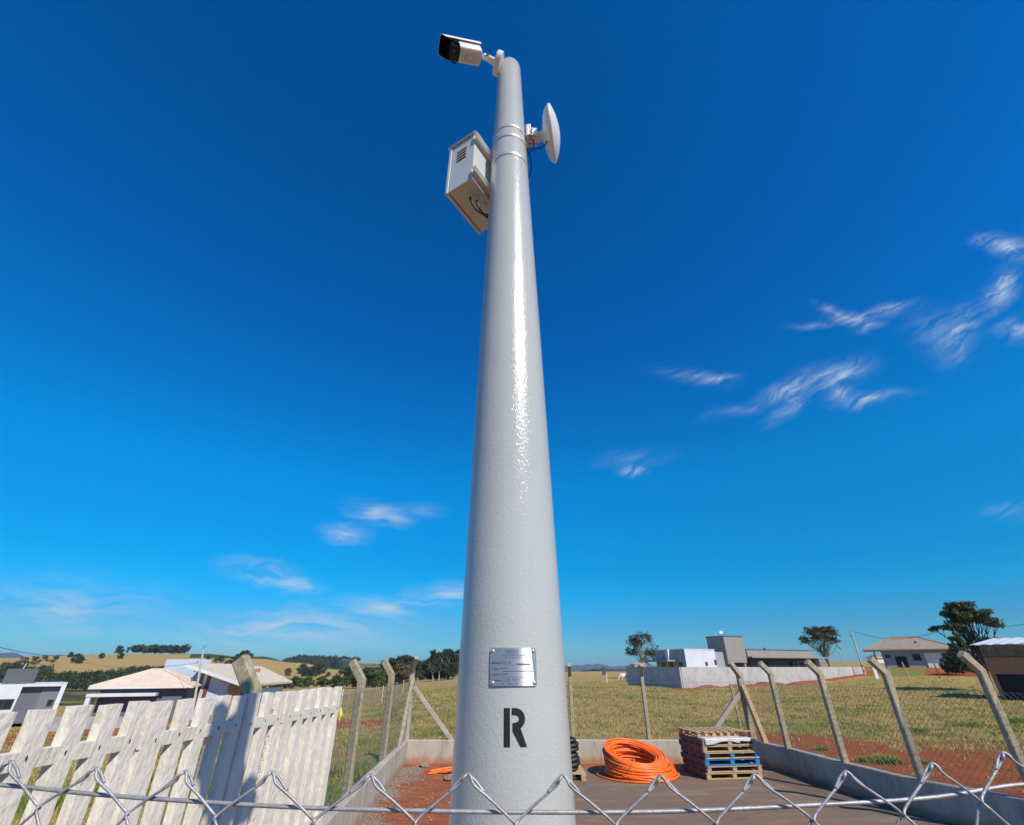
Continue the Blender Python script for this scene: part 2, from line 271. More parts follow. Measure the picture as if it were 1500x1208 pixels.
def yard_mat():
    m = bpy.data.materials.new('yard_ground'); m.use_nodes = True; n = m.node_tree.nodes; l = m.node_tree.links; p = n['Principled BSDF']; p.inputs['Roughness'].default_value = .9; p.inputs['Specular IOR Level'].default_value = .25
    t = n.new('ShaderNodeTexCoord').outputs['Object']; sp_ = n.new('ShaderNodeSeparateXYZ'); l.new(t, sp_.inputs[0])
    def nz(s, d=6, r=.65, st=None):
        v = t
        if st: mm = n.new('ShaderNodeMapping'); mm.inputs['Scale'].default_value = st; l.new(t, mm.inputs[0]); v = mm.outputs[0]
        x = n.new('ShaderNodeTexNoise'); x.inputs['Scale'].default_value = s; x.inputs['Detail'].default_value = d; x.inputs['Roughness'].default_value = r; l.new(v, x.inputs['Vector']); return x.outputs[0]
    def mr(v, a, b, c=0, d=1):
        x = n.new('ShaderNodeMapRange'); l.new(v, x.inputs[0])
        for i, k in enumerate((a, b, c, d)): x.inputs[i+1].default_value = k
        return x.outputs[0]
    def mix(f, a, b):
        x = n.new('ShaderNodeMix'); x.data_type = 'RGBA'; l.new(f, x.inputs[0])
        for i, c in ((6, a), (7, b)):
            if isinstance(c, tuple): x.inputs[i].default_value = (*c, 1)
            else: l.new(c, x.inputs[i])
        return x.outputs[2]
    def ma(op, a, b):
        x = n.new('ShaderNodeMath'); x.operation = op
        for i, k in enumerate((a, b)):
            if isinstance(k, (int, float)): x.inputs[i].default_value = k
            else: l.new(k, x.inputs[i])
        return x.outputs[0]
    a = mix(mr(nz(40, 8, .8), .35, .7), (.16, .115, .080), (.25, .185, .128))
    a = mix(mr(nz(1.0, 6, .6, (.6, 1.6, 1)), .42, .66), a, (.23, .145, .088))
    a = mix(mr(nz(1.4, 7, .75, (.5, 1.8, 1)), .50, .68, 0, .75), a, (.34, .26, .18))
    a = mix(mr(nz(.8, 8, .8), .56, .70, 0, .7), a, (.09, .065, .05))
    a = mix(mr(nz(11, 6, .85), .66, .74, 0, .7), a, (.38, .32, .25))
    so = mix(mr(nz(3, 8, .7), .35, .65), (.36, .115, .042), (.25, .080, .032))
    grav = mix(mr(nz(28, 4, .8), .5, .6), (.20, .14, .10), (.50, .43, .36))
    leftness = mr(sp_.outputs[0], 1.6, -1.8)
    s = mr(ma('ADD', leftness, ma('MULTIPLY', ma('SUBTRACT', nz(.6, 6), .5), 2.2)), .45, .6)
    c = mix(s, a, so)
    gr = mr(ma('ADD', mr(sp_.outputs[0], -1.2, -2.4), ma('MULTIPLY', ma('SUBTRACT', nz(1.3, 6, .7), .5), 2)), .55, .8)
    c = mix(gr, c, grav)
    edge = mr(ma('ADD', mr(sp_.outputs[1], 12.3, 13.5), ma('MULTIPLY', ma('SUBTRACT', nz(1.7, 6, .7), .5), 1.5)), .4, .7)
    c = mix(edge, c, so)
    l.new(c, p.inputs['Base Color'])
    b = n.new('ShaderNodeBump'); b.inputs['Strength'].default_value = .7; b.inputs['Distance'].default_value = .02; l.new(nz(30, 8, .8), b.inputs['Height']); l.new(b.outputs[0], p.inputs['Normal'])
    return m
M['yard'] = yard_mat()

# ------------------------------------------------------------------ mesh helpers
class MB:
    def __init__(s): s.v = []; s.f = []; s.m = []; s.mi = 0
    def add(s, vs, fs):
        o = len(s.v); s.v += [tuple(x) for x in vs]; s.f += [tuple(i+o for i in f) for f in fs]; s.m += [s.mi]*len(fs); return s
    def box(s, c, d, M4=None, bev=0):
        x, y, z = [k/2 for k in d]; pts = [Vector((i*x, j*y, k*z)) for k in (-1, 1) for j in (-1, 1) for i in (-1, 1)]
        fs = [(0, 2, 3, 1), (4, 5, 7, 6), (0, 1, 5, 4), (2, 6, 7, 3), (0, 4, 6, 2), (1, 3, 7, 5)]
        if bev:
            bm = bmesh.new(); vs = [bm.verts.new(p) for p in pts]
            for f in fs: bm.faces.new([vs[i] for i in f])
            bmesh.ops.bevel(bm, geom=bm.edges[:], offset=bev, segments=2, affect='EDGES', profile=.6)
            bm.verts.index_update(); pts = [v.co.copy() for v in bm.verts]; fs = [[v.index for v in f.verts] for f in bm.faces]; bm.free()
        pts = [(M4 @ p if M4 else p) + Vector(c) for p in pts]
        return s.add(pts, fs)
    def bar(s, a, b, w, h, up=Vector((0, 0, 1)), bev=0):
        a, b = Vector(a), Vector(b); d = (b-a); L_ = d.length; x = d.normalized(); y = up.cross(x)
        if y.length < 1e-4: y = Vector((0, 1, 0)).cross(x)
        y.normalize(); z = x.cross(y)
        return s.box((a+b)/2, (L_, w, h), Matrix((x, y, z)).transposed(), bev)
    def tube(s, path, r, n=8, cap=True, closed=False):
        path = [Vector(p) for p in path]; k = len(path); rs = r if isinstance(r, (list, tuple)) else [r]*k
        vs = []; fs = []; ref = None
        for i, p in enumerate(path):
            if closed: d = path[(i+1) % k]-path[i-1]
            else: d = path[min(i+1, k-1)]-path[max(i-1, 0)]
            d.normalize()
            if ref is None: ref = d.orthogonal().normalized()
            ref = (ref-d*ref.dot(d)); ref = ref.normalized() if ref.length > 1e-6 else d.orthogonal().normalized(); b = d.cross(ref)
            for j in range(n):
                a = 2*math.pi*j/n; vs.append(p+(ref*math.cos(a)+b*math.sin(a))*rs[i])
        for i in range(k if closed else k-1):
            i2 = (i+1) % k
            for j in range(n): fs.append((i*n+j, i*n+(j+1) % n, i2*n+(j+1) % n, i2*n+j))
        if cap and not closed: fs.append(tuple(range(n))[::-1]); fs.append(tuple((k-1)*n+j for j in range(n)))
        return s.add(vs, fs)
    def lathe(s, prof, M4=Matrix.Identity(4), n=32):   # prof: (radius, height) along local z
        vs = []; fs = []
        for r, h in prof:
            for j in range(n):
                a = 2*math.pi*j/n; vs.append(M4 @ Vector((r*math.cos(a), r*math.sin(a), h)))
        for i in range(len(prof)-1):
            for j in range(n): fs.append((i*n+j, i*n+(j+1) % n, (i+1)*n+(j+1) % n, (i+1)*n+j))
        fs.append(tuple(range(n))[::-1]); fs.append(tuple((len(prof)-1)*n+j for j in range(n)))
        return s.add(vs, fs)
    def prism(s, poly, h, M4=Matrix.Identity(4)):      # poly in local xy, extruded along +z by h
        k = len(poly); vs = [M4 @ Vector((x, y, 0)) for x, y in poly]+[M4 @ Vector((x, y, h)) for x, y in poly]
        fs = [tuple(range(k))[::-1], tuple(range(k, 2*k))]+[(i, (i+1) % k, k+(i+1) % k, k+i) for i in range(k)]
        return s.add(vs, fs)
    def build(s, name, mats, parent=None, smooth=False, loc=None):
        me = bpy.data.meshes.new(name); me.from_pydata(s.v, [], s.f); me.update()
        if not isinstance(mats, (list, tuple)): mats = [mats]
        for x in mats: me.materials.append(x)
        if len(mats) > 1: me.polygons.foreach_set('material_index', s.m)
        if smooth: me.polygons.foreach_set('use_smooth', [True]*len(me.polygons)); 
        if smooth is not False and smooth is not True: me.set_sharp_from_angle(angle=R(smooth))
        o = bpy.data.objects.new(name, me); COL.objects.link(o)
        if parent: o.parent = parent
        if loc is not None:
            me.transform(Matrix.Translation(-Vector(loc))); o.location = loc
        return o
def tag(o, label=None, cat=None, group=None, kind=None):
    if label: o['label'] = label
    if cat: o['category'] = cat
    if group: o['group'] = group
    if kind: o['kind'] = kind
    return o
def empty(name, loc, label, cat, group=None, rz=0):
    o = bpy.data.objects.new(name, None); COL.objects.link(o); o.location = loc; o.rotation_euler.z = rz
    return tag(o, label, cat, group)
def keep(part, root):     # part built in world coordinates under a root that is not at the origin
    part.data.transform(Matrix.Translation(-root.location)) if root.rotation_euler.z == 0 else part.data.transform((Matrix.Translation(root.location) @ Matrix.Rotation(root.rotation_euler.z, 4, 'Z')).inverted())
    part.parent = root; return part
def copy_tree(o, parent=None):
    c = o.copy(); COL.objects.link(c)
    if parent: c.parent = parent
    for ch in [x for x in bpy.data.objects if x.parent == o]: copy_tree(ch, c)
    return c
def frame_to(zdir, origin, xhint=Vector((0, 0, 1))):
    z = Vector(zdir).normalized(); y = z.cross(xhint).normalized(); x = y.cross(z)
    return Matrix.Translation(origin) @ Matrix((x, y, z)).transposed().to_4x4()

# ------------------------------------------------------------------ yard layout
CL, CR = Vector((-2.50, 13.4)), Vector((5.76, 13.4))
LW = [(-2.50, 13.4), (-2.08, 6.4), (-2.30, 2.4), (-2.36, .45)]
RW = [(5.76, 13.4), (5.98, 12.2), (6.10, 10.5), (6.33, 8.97), (6.90, 7.6), (7.3, 5.0), (7.5, .45)]
WH = .456
def px_az(px): return math.atan2((px-750)/F, 1.14)
def el_z(px, py, r):
    a, b, c = ray(px, py); return CAM_H + r*c/math.hypot(a, b)
# terrain profile: for each picture column, ground height at a list of distances
RK = [0, 8, 16, 30, 60, 75, 110, 160, 220, 300, 450, 600, 650, 700, 1000, 1600, 4000]
def prof(px, spec):
    """spec: list of (r, z) or (r, 'y', py)"""
    pts = [(r[0], r[1] if len(r) == 2 else el_z(px, r[2], r[0])) for r in spec]
    return np.interp(RK, [p[0] for p in pts], [p[1] for p in pts])
COLS = [
 (-600, [(0, -.02), (8, -.05), (30, -1.2), (70, -3.4), (160, -8), (300, -9), (700, 6), (1000, -10), (4000, -60)]),
 (0,   [(0, -.02), (8, -.05), (30, -1.2), (75, -3.4), (160, 'y', 1020), (300, 'y', 992), (450, 'y', 980), (700, 'y', 964), (1000, 'y', 963), (1600, -20), (4000, -60)]),
 (60,  [(0, -.02), (8, -.05), (30, -1.2), (75, -3.3), (160, 'y', 1024), (300, 'y', 999), (450, 'y', 981), (700, 'y', 959), (1000, -8), (4000, -60)]),
 (200, [(0, -.02), (8, -.05), (30, -1.1), (75, -3.1), (160, 'y', 1022), (300, 'y', 1001), (450, 'y', 982), (700, 'y', 956), (1000, -8), (4000, -60)]),
 (300, [(0, -.02), (8, -.05), (30, -.9), (75, -2.8), (160, 'y', 1018), (300, 'y', 1003), (450, 'y', 985), (700, 'y', 956.5), (1000, -8), (4000, -60)]),
 (380, [(0, -.02), (8, -.04), (30, -.7), (75, -2.3), (160, 'y', 1016), (300, 'y', 1004), (450, 'y', 986), (650, 'y', 961), (1000, -8), (4000, -60)]),
 (440, [(0, -.02), (8, -.03), (30, -.6), (75, -2.0), (160, 'y', 1014), (300, 'y', 1004), (450, 'y', 990), (600, 'y', 970.5), (700, 'y', 975), (1000, 'y', 964), (1600, -10), (4000, -60)]),
 (500, [(0, -.02), (8, -.02), (30, -.5), (75, -1.8), (160, 'y', 1010), (300, 'y', 1002), (450, 'y', 988), (600, 'y', 980.5), (700, 'y', 984), (1000, 'y', 966), (1600, -10), (4000, -60)]),
 (560, [(0, -.02), (16, -.05), (30, -.5), (75, -1.5), (160, 'y', 1006), (300, 'y', 998), (600, 'y', 987), (700, 'y', 981), (1000, 'y', 972.5), (1600, -10), (4000, -60)]),
 (620, [(0, -.02), (16, .02), (30, .12), (60, -.25), (110, -1.5), (220, 'y', 993), (450, 'y', 984), (1000, 'y', 976), (4000, -40)]),
 (680, [(0, -.02), (16, .05), (30, .25), (60, -.1), (110, -1.0), (220, 'y', 990), (450, 'y', 984), (1000, -8), (4000, -40)]),
 (760, [(0, -.02), (16, .04), (30, .05), (60, 0), (110, -.3), (220, -1.5), (450, -5), (1000, -8), (4000, -40)]),
 (900, [(0, -.02), (16, .04), (60, 0), (110, .0), (220, -.8), (450, -4), (1000, -6), (4000, -40)]),
 (1000, [(0, -.02), (16, .04), (60, .0), (110, .8), (220, .5), (450, -2), (1000, -6), (4000, -40)]),
 (1150, [(0, -.02), (16, .04), (60, .0), (80, .3), (110, 1.9), (220, 3.0), (450, 3.5), (1000, 0), (4000, -40)]),
 (1280, [(0, -.02), (16, .04), (60, .0), (80, .5), (110, 1.9), (220, 3.2), (450, 5), (1000, 0), (4000, -40)]),
 (1400, [(0, -.02), (16, .04), (60, .1), (75, .6), (110, 1.75), (220, 3.2), (450, 5), (1000, 0), (4000, -40)]),
 (2100, [(0, -.02), (16, .04), (60, .2), (75, .5), (110, 1.5), (220, 3), (450, 5), (1000, 0), (4000, -40)]),
]
AZ = np.array([px_az(c[0]) for c in COLS]); TAB = np.array([prof(*c) for c in COLS])
def smooth_interp(x, xs, row):
    i = int(np.clip(np.searchsorted(xs, x)-1, 0, len(xs)-2)); t = np.clip((x-xs[i])/(xs[i+1]-xs[i]), 0, 1)
    return row[i], row[i+1], t
def ground(x, y):
    r = math.hypot(x, y); a = math.atan2(x, y)
    i = int(np.clip(np.searchsorted(AZ, a)-1, 0, len(AZ)-2)); t = float(np.clip((a-AZ[i])/(AZ[i+1]-AZ[i]), 0, 1)); t = t*t*(3-2*t)
    lr = r
    j = int(np.clip(np.searchsorted(RK, lr)-1, 0, len(RK)-2)); q = min(1, (lr-RK[j])/(RK[j+1]-RK[j]))
    z = (TAB[i, j]*(1-q)+TAB[i, j+1]*q)*(1-t)+(TAB[i+1, j]*(1-q)+TAB[i+1, j+1]*q)*t
    if abs(a) > R(75):
        k = min(1, (abs(a)-R(75))/R(40)); z = z*(1-k)-.02*k
    if r > 25:
        k = min(1, (r-25)/60); z += k*(.35*mnoise.noise((x/22, y/22, 0)))*(1 if r < 250 else 2.5)
    if r > 14: z += .05*mnoise.noise((x/1.7, y/1.7, 3))*min(1, (r-14)/6)
    return z
def in_yard(x, y, mrg=0):
    if y > 13.4+mrg or y < .3: return False
    xl = np.interp(-y, [-p[1] for p in LW], [p[0] for p in LW]); xr = np.interp(-y, [-p[1] for p in RW], [p[0] for p in RW])
    return xl-mrg < x < xr+mrg

# soil / green / scrub masks
def cover(x, y):
    r = math.hypot(x, y); a = math.atan2(x, y); soil = 0.; green = .30; scrub = 0.
    # strip of bare soil round the yard walls
    xl = np.interp(-y, [-p[1] for p in LW], [p[0] for p in LW]); xr = np.interp(-y, [-p[1] for p in RW], [p[0] for p in RW])
    dx = max(xl-x, x-xr, 0); dy = max(y-13.4, 0); d = math.hypot(dx, dy)
    w = 8.6 if x > 5.5 else 5.0
    if x > -2.4 or y > 13.4: soil = max(0, min(1, (w-d)/(w*.45)))*.92 if x > -2.6 else .3*max(0, min(1, (w-d)/2))
    if x > 8 and y < 18: soil = max(soil, .80-max(0, (r-18)/8))
    if x > 6 and d > 5.0 and d < 9.5: green = .62
    if 85 < r < 128 and R(34) < a < R(42.5): soil = .35 if a < R(38.5) else .95; green = .9 if a < R(38.5) else .2
    if a > 0: green = max(green, .36)
    # green bank left of the back wall, long grass outside left wall
    if a < R(-4) and r < 40: green = .48
    if -12 < x < -2 and y < 14: green = .62
    # left dirt: red track, ochre yard round the houses
    if a < R(-12):
        yy = 27+.35*(x+8)
        k = abs(y-yy)/2.6
        if k < 1.4 and x > -30: soil = max(soil, 1.05-k*.6)
        if 40 < r < 62 and a < R(-30): soil = max(soil, .62)
    # mound by compound wall
    if 50 < y < 82 and 16 < x < 56:
        dw = (x-17.7)*(-.543)+(y-55)*.84
        if dw > -2.2 and dw < 2: soil = .95
    if x > 62 and 75 < y < 104 and x < 95: soil = .55 if x < 76 else .9; green = .8 if x < 74 else .2
    if 22 < r < 60 and a > R(38): green = .42
    if r > 120 and a < R(-12):
        green = .12
        if r < 330 and a < R(-25): scrub = .65
        if r > 740: scrub = .55
        if 620 < r and a > R(-32) and a < R(-17): scrub = .75
    if r > 200 and a > R(-12) and a < R(10): green = .2
    return soil, green, scrub

# terrain mesh (polar sheet to the horizon)
def build_ground():
    az = np.concatenate([np.linspace(-math.pi, R(-66), 30, endpoint=False), np.linspace(R(-66), R(66), 360, endpoint=False), np.linspace(R(66), math.pi, 30, endpoint=False)])
    rr = np.concatenate([[0.0], np.linspace(.8, 24, 60), 24*(5000/24)**(np.arange(1, 170)/169.)])
    vs = [(0, 0, -.02)]; cols = [(0, .3, 0)]; na = len(az)
    for r in rr[1:]:
        for a in az:
            x, y = r*math.sin(a), r*math.cos(a); vs.append((x, y, ground(x, y) if not in_yard(x, y, .30) else -.06)); cols.append(cover(x, y))
    fs = [(0, 1+(j+1) % na, 1+j) for j in range(na)]
    for i in range(len(rr)-2):
        o, q = 1+i*na, 1+(i+1)*na
        for j in range(na): fs.append((o+j, o+(j+1) % na, q+(j+1) % na, q+j))
    me = bpy.data.meshes.new('ground'); me.from_pydata(vs, [], fs); me.update()
    at = me.color_attributes.new('cover', 'FLOAT_COLOR', 'POINT'); at.data.foreach_set('color', np.array([(*c, 1) for c in cols], dtype=np.float32).ravel())
    me.materials.append(M['field']); me.polygons.foreach_set('use_smooth', [True]*len(me.polygons))
    o = bpy.data.objects.new('ground', me); COL.objects.link(o)
    # faces must look up
    if me.polygons[10].normal.z < 0: me.flip_normals()
    return tag(o, 'dry grassy field with bare red soil running out to hills', None, kind='structure')
build_ground()

def yard():
    pts = [(x+.02, y) for x, y in LW]+[(x-.02, y) for x, y in RW[::-1]]
    m = MB(); n = 80; ys = np.linspace(.45, 13.4, 60)
    rows = []
    for y in ys:
        xl = np.interp(-y, [-p[1] for p in LW], [p[0] for p in LW]); xr = np.interp(-y, [-p[1] for p in RW], [p[0] for p in RW])
        rows.append([(x, y, .012*mnoise.noise((x*1.5, y*1.5, 0))+.0) for x in np.linspace(xl, xr, 40)])
    vs = [p for r in rows for p in r]; fs = [(i*40+j, i*40+j+1, (i+1)*40+j+1, (i+1)*40+j) for i in range(59) for j in range(39)]
    m.add(vs, fs); tag(m.build('yard_pavement', M['yard'], smooth=True), 'brown grey worn yard surface turning to red dirt on the left', kind='structure')
yard()

# far blue mountains
def mountains(pts, dist, depth, name):
    m = MB(); vs = []; n = len(pts)
    for row, (k, hz) in enumerate([(0, 0), (.35, .6), (.7, 1), (1.2, .5)]):
        for px, py in pts:
            d = dist+depth*k; a = math.atan2((px-750)/F, 1.14); top = el_z(px, py, d)
            z = -120*(1-hz)+top*hz if hz < 1 else top
            vs.append((d*math.sin(a), d*math.cos(a), z))
    fs = [(r*n+j, r*n+j+1, (r+1)*n+j+1, (r+1)*n+j) for r in range(3) for j in range(n-1)]
    m.add(vs, fs); o = m.build(name, M['mount'], smooth=True); return tag(o, kind='structure')
def ridge(x0, x1, base, amp, seed, step=4):
    return [(x, base-amp*(.5+mnoise.noise((x/34., seed, 0))+.35*mnoise.noise((x/9., seed, 5)))) for x in range(x0, x1, step)]
mountains(ridge(-700, 220, 963, 7, 1.3), 4200, 500, 'hills')
mountains(ridge(560, 1180, 976, 5.5, 9.1), 4300, 500, 'hills')
mountains(ridge(1100, 2200, 972, 3, 4.1), 4300, 500, 'hills')

# ------------------------------------------------------------------ low walls round the yard
def wall_line(name, pts, th, z0, z1, material, label, side, cat='wall', coping=True):
    m = MB(); P = [Vector(p) for p in pts]; nrm = []
    for i in range(len(P)):
        d = (P[min(i+1, len(P)-1)]-P[max(i-1, 0)]).normalized(); nrm.append(Vector((-d.y, d.x))*side)
    # subdivide for slight waviness
    rows = []
    for i in range(len(P)-1):
        k = max(2, int((P[i+1]-P[i]).length/.5))
        for j in range(k):
            t = j/k; rows.append((P[i].lerp(P[i+1], t), nrm[i].lerp(nrm[i+1], t)))
    rows.append((P[-1], nrm[-1])); vs = []
    for i, (p, nv) in enumerate(rows):
        w = .006*mnoise.noise((i*.7, 0, side)); q = p+nv*th
        b = .012
        vs += [(p.x, p.y, z0), (p.x, p.y, z1-b+w), (p.x+nv.x*b, p.y+nv.y*b, z1+w), (q.x-nv.x*b, q.y-nv.y*b, z1+w), (q.x, q.y, z1-b+w), (q.x, q.y, z0)]
    k = len(rows); fs = []
    for i in range(k-1):
        for j in range(5): a, b_ = i*6+j, i*6+j+1; fs.append((a, b_, b_+6, a+6))
    fs.append((0, 1, 2, 3, 4, 5)); fs.append(tuple((k-1)*6+j for j in range(6))[::-1])
    m.add(vs, fs); o = m.build(name, material); me = o.data
    bm = bmesh.new(); bm.from_mesh(me); bmesh.ops.recalc_face_normals(bm, faces=bm.faces[:]); bm.to_mesh(me); bm.free()
    return tag(o, label, cat)
wall_line('low_wall', [(-2.5, 13.4), (5.76, 13.4)], .15, -.3, WH, M['wallconc'], 'low cement wall across the back of the yard behind the orange coil', 1)
wall_line('low_wall', [(-2.5, 13.553), (-2.5, 13.4)]+LW[1:2]+[(-2.24, 4.4), (-2.42, 2.4), (-2.62, .45)], .15, -.3, WH, M['wallconc'], 'low cement wall along the left side below the picket panels', -1)
wall_line('low_wall', [(5.76, 13.553), (5.76, 13.4)]+RW[1:], .15, -.3, WH, M['wallconc'], 'low shaded cement wall along the right side of the yard', 1)

# ------------------------------------------------------------------ chain-link perimeter fences
def diamonds(m, a, b, z0, z1, pitch=.085, r=.0021):
    a, b = Vector(a), Vector(b); Lg = (b-a).length; H = z1-z0; d = (b-a)/Lg; k = 1.0
    def P(s, z): q = a+d*s; return Vector((q.x, q.y, z0+z))
    nrm = Vector((-d.y, d.x, 0))
    for sgn in (1, -1):
        s = -H
        while s < Lg+H:
            # line: s + sgn*z
            s0, s1 = (s, s+H) if sgn == 1 else (s+H, s)
            # clip
            za, zb, sa, sb = 0, H, s0, s1
            def clip(sv, zv, so, zo):
                if sv < 0: t = (0-sv)/(so-sv) if so != sv else 0; return 0, zv+(zo-zv)*t
                if sv > Lg: t = (Lg-sv)/(so-sv) if so != sv else 0; return Lg, zv+(zo-zv)*t
                return sv, zv
            if not ((s0 < 0 and s1 < 0) or (s0 > Lg and s1 > Lg)):
                sa, za = clip(s0, 0, s1, H); sb, zb = clip(s1, H, s0, 0)
                off = nrm*(.002*sgn)
                m.tube([P(sa, za)+off, P(sb, zb)+off], r, 3, cap=False)
            s += pitch
    for z in (0.02, H*.5, H-.01): m.tube([P(0, z), P(Lg, z)], r*1.3, 4, cap=False)
def post(base, top_z, lean, w=.105, tipdz=.26):
    """bent concrete post, base at wall top; lean = xy vector of the bent arm"""
    m = MB(); x, y = base; z0 = WH-.25
    lean = Vector(lean); path = [Vector((x, y, z0)), Vector((x, y, top_z)), Vector((x+lean.x, y+lean.y, top_z+tipdz))]
    # section oriented with the lean direction
    ld = Vector((lean.x, lean.y, 0)).normalized(); side = Vector((-ld.y, ld.x, 0)); h = w/2
    n0 = ld; n2 = (path[2]-path[1]).normalized(); nn2 = side.cross(n2) if False else n2.cross(side)
    if nn2.dot(ld) < 0: nn2 = -nn2
    nb = (n0+nn2).normalized()*(1/max(.5, (n0+nn2).normalized().dot(n0)))
    vs = []; b = .012
    def ring(c, nv, hw=h):
        return [c+side*sx_*(hw*.8-(b if e else 0))+nv*sy_*(h-(0 if e else b)) for sx_, sy_, e in ((-1, -1, 0), (-1, -1, 1), (1, -1, 1), (1, -1, 0), (1, 1, 0), (1, 1, 1), (-1, 1, 1), (-1, 1, 0))]
    for c, nv in ((path[0], n0), (path[1], nb), (path[2], nn2)): vs += ring(c, nv)
    fs = []
    for i in range(2):
        for j in range(8): fs.append((i*8+j, i*8+(j+1) % 8, (i+1)*8+(j+1) % 8, (i+1)*8+j))
    fs.append(tuple(range(8))[::-1]); fs.append(tuple(16+j for j in range(8)))
    m.add(vs, fs)
    return m
def finish(o):
    bm = bmesh.new(); bm.from_mesh(o.data); bmesh.ops.recalc_face_normals(bm, faces=bm.faces[:]); bm.to_mesh(o.data); bm.free(); return o
MESH_TOP = 1.66
# left fence
fl = empty('chain_link_fence', (-2.4, 6, 0), 'chain link fence with bent concrete posts on the left wall beyond the pickets', 'fence')
lp = [(-2.40, 4.92), (-2.27, 6.6), (-2.38, 8.34), (-2.50, 10.9)]
tops = [1.80, 1.80, 1.81, 1.84]
for i, (b, tz) in enumerate(zip(lp, tops)):
    if i == 1: continue
    keep(finish(post(b, tz, (-.20, .03), w=.12 if i else .13).build('post', M['concL'])), fl)
corner = (-2.56, 13.47)
pm = MB(); pm.bar((corner[0], corner[1], .2), (corner[0], corner[1], 1.93), .11, .11, bev=.008)
keep(pm.build('post', M['conc']), fl)
pm = MB(); pm.bar((corner[0]-.02, corner[1]-.02, 1.86), (corner[0]+.12, corner[1]-.30, 2.20), .10, .10, bev=.008)
keep(pm.build('post_arm', M['concL']), fl)
pm = MB(); pm.bar((-2.50, 12.35, .40), (-2.52, 13.42, 1.72), .09, .09, bev=.008); keep(pm.build('brace', M['concL']), fl)
mm = MB(); diamonds(mm, (-2.20, 4.9), (-2.57, 13.45), WH, MESH_TOP, .085, .0017); keep(mm.build('wire_mesh', M['galvfar']), fl)
# back fence
fb = empty('chain_link_fence', (1.6, 13.5, 0), 'chain link fence across the back wall behind the orange coil', 'fence')
for px, tz in ((840, 1.80), (952, 1.80)):
    X = on_z(px, 1083, WH).x; keep(finish(post((X-.0, 13.475), tz, (.0-.015, -.22), w=.105, tipdz=.24).build('post', M['concR'])), fb)
pm = MB(); a = on_y(612, 1022, 13.46); b = on_y(662, 1083, 13.46); pm.bar((corner[0]+.08, 13.44, 1.55), (b.x, 13.47, WH-.02), .09, .09, bev=.008); keep(pm.build('brace', M['conc']), fb)
mm = MB(); diamonds(mm, (-2.5, 13.50), (5.80, 13.50), WH, MESH_TOP, .085); keep(mm.build('wire_mesh', M['galvfar']), fb)
# right fence
fr = empty('chain_link_fence', (6.2, 10, 0), 'chain link fence with bent grey concrete posts on the right wall', 'fence')
rp = [((6.02, 12.2), 1.86), ((6.17, 10.5), 1.87), ((6.40, 8.97), 1.90), ((6.98, 7.78), 1.95), ((7.35, 5.6), 1.9), ((7.55, 3.4), 1.9)]
for b, tz in rp: keep(finish(post(b, tz, (-.21, -.03), w=.115, tipdz=.22).build('post', M['concR'])), fr)
pm = MB(); pm.bar((5.86, 13.49, .2), (5.84, 13.49, 1.86), .13, .13, bev=.01); keep(pm.build('post', M['concR']), fr)
pm = MB(); pm.bar((5.84, 13.46, 1.80), (5.58, 13.28, 2.10), .10, .12, bev=.008); keep(pm.build('post_arm', M['concR']), fr)
pm = MB(); a = on_y(1050, 1064, 13.46); pm.bar((4.72, 13.47, WH-.03), (5.76, 13.47, 1.42), .10, .10, bev=.008); keep(pm.build('brace', M['woodgrey']), fr)
pm = MB(); pm.bar((5.84, 13.42, 1.58), (5.93, 13.02, WH-.04), .11, .09, bev=.008); keep(pm.build('brace', M['wood']), fr)
pm = MB(); pm.bar((5.62, 13.46, .2), (5.57, 13.46, 1.62), .05, .05); keep(pm.build('stake', M['concR']), fr)
mm = MB(); pr = [(5.84, 13.5)]+[b for b, _ in rp]+[(7.6, .5)]
for i in range(len(pr)-1): diamonds(mm, Vector(pr[i])+Vector((.06, 0)), Vector(pr[i+1])+Vector((.06, 0)), WH, MESH_TOP+.02, .085, .0021)
keep(mm.build('wire_mesh', M['galvfar']), fr)

